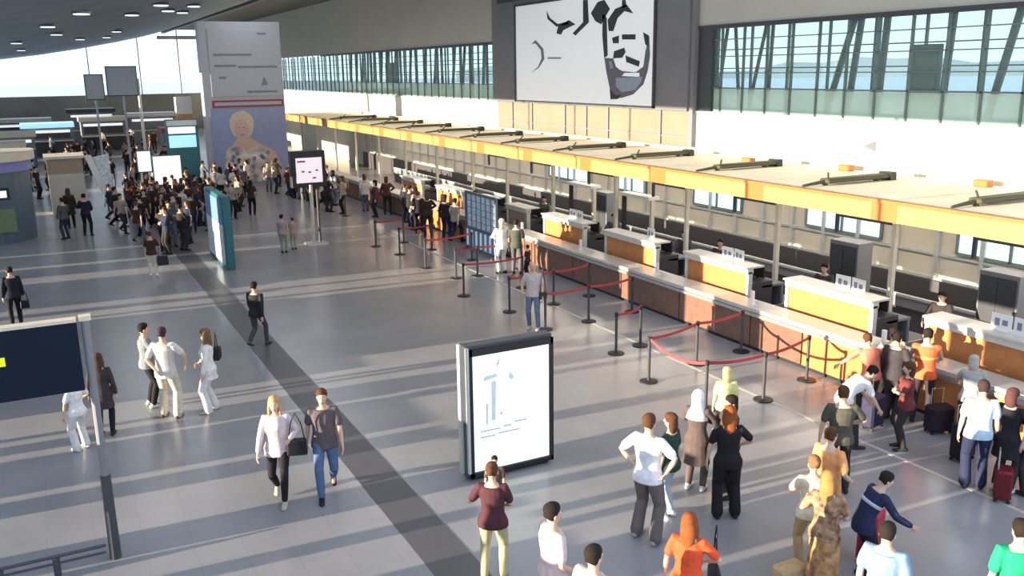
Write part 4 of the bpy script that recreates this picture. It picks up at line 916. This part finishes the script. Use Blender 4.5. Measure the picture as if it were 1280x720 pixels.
person(-1.12, 25.93, 5, 1.58, 'person in dark navy clothes standing alone at the left edge', (.02, .022, .035), BLK, DHAIR, 'stand', False, 'long', .84)
bag(-.88, 25.9, .45, .22, .12, .2, BLK, 'small black bag hanging beside the lone person at left', strap=.3)
person(.42, 16.76, -15, 1.56, 'woman in dark brown coat standing behind the sign post', (.055, .045, .045), BLK, (.07, .04, .03), 'stand', True, 'long', .62, 'slim', 'long', BLK)
person(-.01, 16.30, 30, 1.36, 'child in white clothes left of the sign post', (.80, .80, .80), (.66, .66, .66), DHAIR, 'waist', True, 'short', .84, 'wide', 'short', (.6, .6, .6))
# --- queue area
person(10.37, 18.90, 168, 1.72, 'man in pale grey-pink tee and blue jeans beside a stanchion, with crossbody bag', (.52, .47, .47), (.13, .17, .26), (.42, .30, .24), 'stand2', False, 'short', .86, style='bald', shoe=(.5, .5, .5))
bag(10.53, 18.70, .80, .20, .10, .18, (.04, .045, .06), 'small dark crossbody bag of the man in jeans', strap=.5)
person(12.54, 24.89, 30, 1.78, 'person in sunlit white outfit standing in the queue', (.82, .82, .78), (.76, .76, .72), (.6, .55, .45), 'fold', False, 'long', .80)
person(12.90, 24.60, -15, 1.76, 'man in dark grey-green tee standing beside the person in white', (.075, .085, .07), (.10, .11, .13), DHAIR, 'stand', False, 'short')
person(12.95, 23.95, 60, 1.05, 'small child in dark clothes near the brown barrier', (.06, .03, .03), BLK, DHAIR, 'kid', False, vox=.016)
person(2.72, 30.4, -10, 1.45, 'person in brown top and cream trousers with dark bag, left of blue panel', (.06, .03, .025), (.68, .64, .50), BRN, 'stand2', False, 'short', .84, 'long', shoe=WHT)
bag(3.02, 30.3, .35, .34, .2, .3, (.03, .03, .05), 'dark bag carried beside the person in cream trousers', strap=.4)
person(7.30, 32.00, -20, 1.40, 'child in pale pink top with dark backpack left of the flight display', (.42, .34, .34), (.30, .31, .26), DHAIR, 'kid', False, vox=.018)
person(7.78, 32.41, 15, 1.20, 'smaller child in pinkish top and pale green trousers next to the flight display pole', (.42, .30, .28), (.33, .38, .26), BRN, 'kid', True, vox=.018)
person(.75, 42.2, 10, 1.72, 'dark-haired person in black coat in front of the boxy kiosk', (.035, .03, .025), BLK, (.06, .05, .035), 'stand', True, 'long', .6, style='long', vox=.018)
person(1.25, 39.8, -20, 1.72, 'person in navy jacket holding white papers, right of the boxy kiosk', (.022, .024, .045), BLK, DHAIR, 'carry', False, 'long', vox=.018)
person(.45, 39.4, 40, 1.66, 'person in grey top and dark trousers at the rounded kiosk', (.10, .09, .10), (.04, .05, .07), DHAIR, 'waist', False, 'long', vox=.018)
# the child in the arms of the person before the lightbox
c = person(4.57, 9.38, 178, .86, 'small child with dark hair carried against the maroon top', (.10, .07, .06), KHA, DHAIR, 'kid', False, 'short', z=.74)
# --- staff behind desks
for (x, y, tc_, lab) in ((16.45, 24.4, (.10, .10, .13), 'staff person in dark uniform behind the fifth desk'), (16.45, 20.7, (.07, .07, .09), 'staff person in dark uniform behind the desk with pale papers'),
                         (16.45, 19.1, (.05, .045, .055), 'staff person in black in the gap right of the desk with pale papers'), (16.45, 12.05, (.045, .035, .035), 'staff person in dark clothes in the gap right of the yellow desk'),
                         (16.6, 29.3, (.09, .09, .1), 'staff person at the left of the tan desk by the lattice rack'), (16.45, 15.3, (.06, .05, .05), 'staff person in dark clothes left of the yellow desk')):
    person(x, y, 160, 1.68, lab, tc_, BLK, DHAIR, 'desk', False, 'long', .84, vox=.02)

# --- distant crowd: one body per kind, copied
random.seed(21)
KINDS = [('stand', False, 'short', 'short'), ('stand2', True, 'short', 'long'), ('fold', False, 'long', 'short'), ('walk', False, 'short', 'short'), ('waist', True, 'long', 'bob'), ('carry', False, 'short', 'short')]
PAL = [((.025, .022, .025), 'black'), ((.10, .035, .03), 'dark red'), ((.05, .03, .022), 'dark brown'), ((.03, .035, .07), 'navy'), ((.12, .12, .13), 'grey'), ((.62, .60, .60), 'white'), ((.35, .30, .26), 'beige'), ((.06, .10, .12), 'teal grey')]
BTN = {BLK: 'black', DK: 'charcoal', NAVY: 'navy', (.14, .15, .2): 'grey-blue'}
def crowd(n, rows, where, grp, wts, seed, clear=.62):
    rnd = random.Random(seed); used = []; tries = 0
    while len(used) < n and tries < 4000:
        tries += 1
        x0, x1, y0, y1 = rnd.choice(rows); x = rnd.uniform(x0, x1); y = rnd.uniform(y0, y1)
        if any((x-a)**2+(y-b)**2 < clear**2 for a, b in used): continue
        if y > 70 and any(bx_-.6 < x < bx_+bw_+.6 and by_-1.0 < y < by_+3.2 for (bx_, by_, bw_, *_r) in FS): continue
        used.append((x, y)); k = rnd.choice(KINDS); ci = rnd.choices(range(len(PAL)), wts)[0]; c, cn_ = PAL[ci]
        bt = rnd.choice([BLK, DK, NAVY, (.14, .15, .2)])
        person(x, y, rnd.uniform(0, 360), rnd.uniform(1.6, 1.8), '%s and %s trousers %s' % (('distant person in %s top' if not k[1] else 'distant long-haired person in %s top') % cn_, BTN[bt], where), c, bt, rnd.choice([DHAIR, DHAIR, BRN, (.12, .07, .04)]), k[0], k[1], k[2], .86, 'long', k[3], BLK, rnd.randrange(3), vox=.024, group='%s, %s tops' % (grp, cn_))
crowd(52, [(2.2, 4.6, 37, 44), (3.2, 6.4, 42, 50), (4.4, 6.6, 37, 44)], 'in the dense dark crowd', 'crowd left of the column', (9, 4, 6, 5, 2, .6, .6, 1), 5, .58)
crowd(36, [(-1, 8, 53, 66), (0, 7.6, 62, 76)], 'near the display tower', 'crowd near the display tower', (4, 3, 3, 3, 4, 4, 3, 2), 6, .7)
crowd(22, [(-3, 9, 70, 100)], 'by the far shop booths', 'crowd at the far end', (4, 3, 3, 3, 4, 4, 3, 2), 8, .9)
crowd(18, [(7.6, 13.2, 47, 52.5), (7.2, 8.4, 40, 52)], 'below the advertising column', 'crowd at the foot of the column', (5, 2, 3, 2, 3, 3, 4, 1), 9)
crowd(24, [(11.4, 13.6, 36.5, 47), (10.6, 12.6, 40, 50)], 'right of the flight display', 'queue crowd by the far desks', (3, 5, 2, 0, 1, 10, 7, 0), 10)
crowd(7, [(12.8, 13.5, 29.9, 36)], 'left of the lattice rack', 'people at the barrier left of the rack', (5, 3, 3, 2, 2, 1, 2, 0), 12)
crowd(6, [(3.4, 4.9, 33.8, 36.5)], 'just beyond the blue panel', 'people beyond the blue panel', (6, 3, 3, 3, 2, 0, 0, 1), 13)
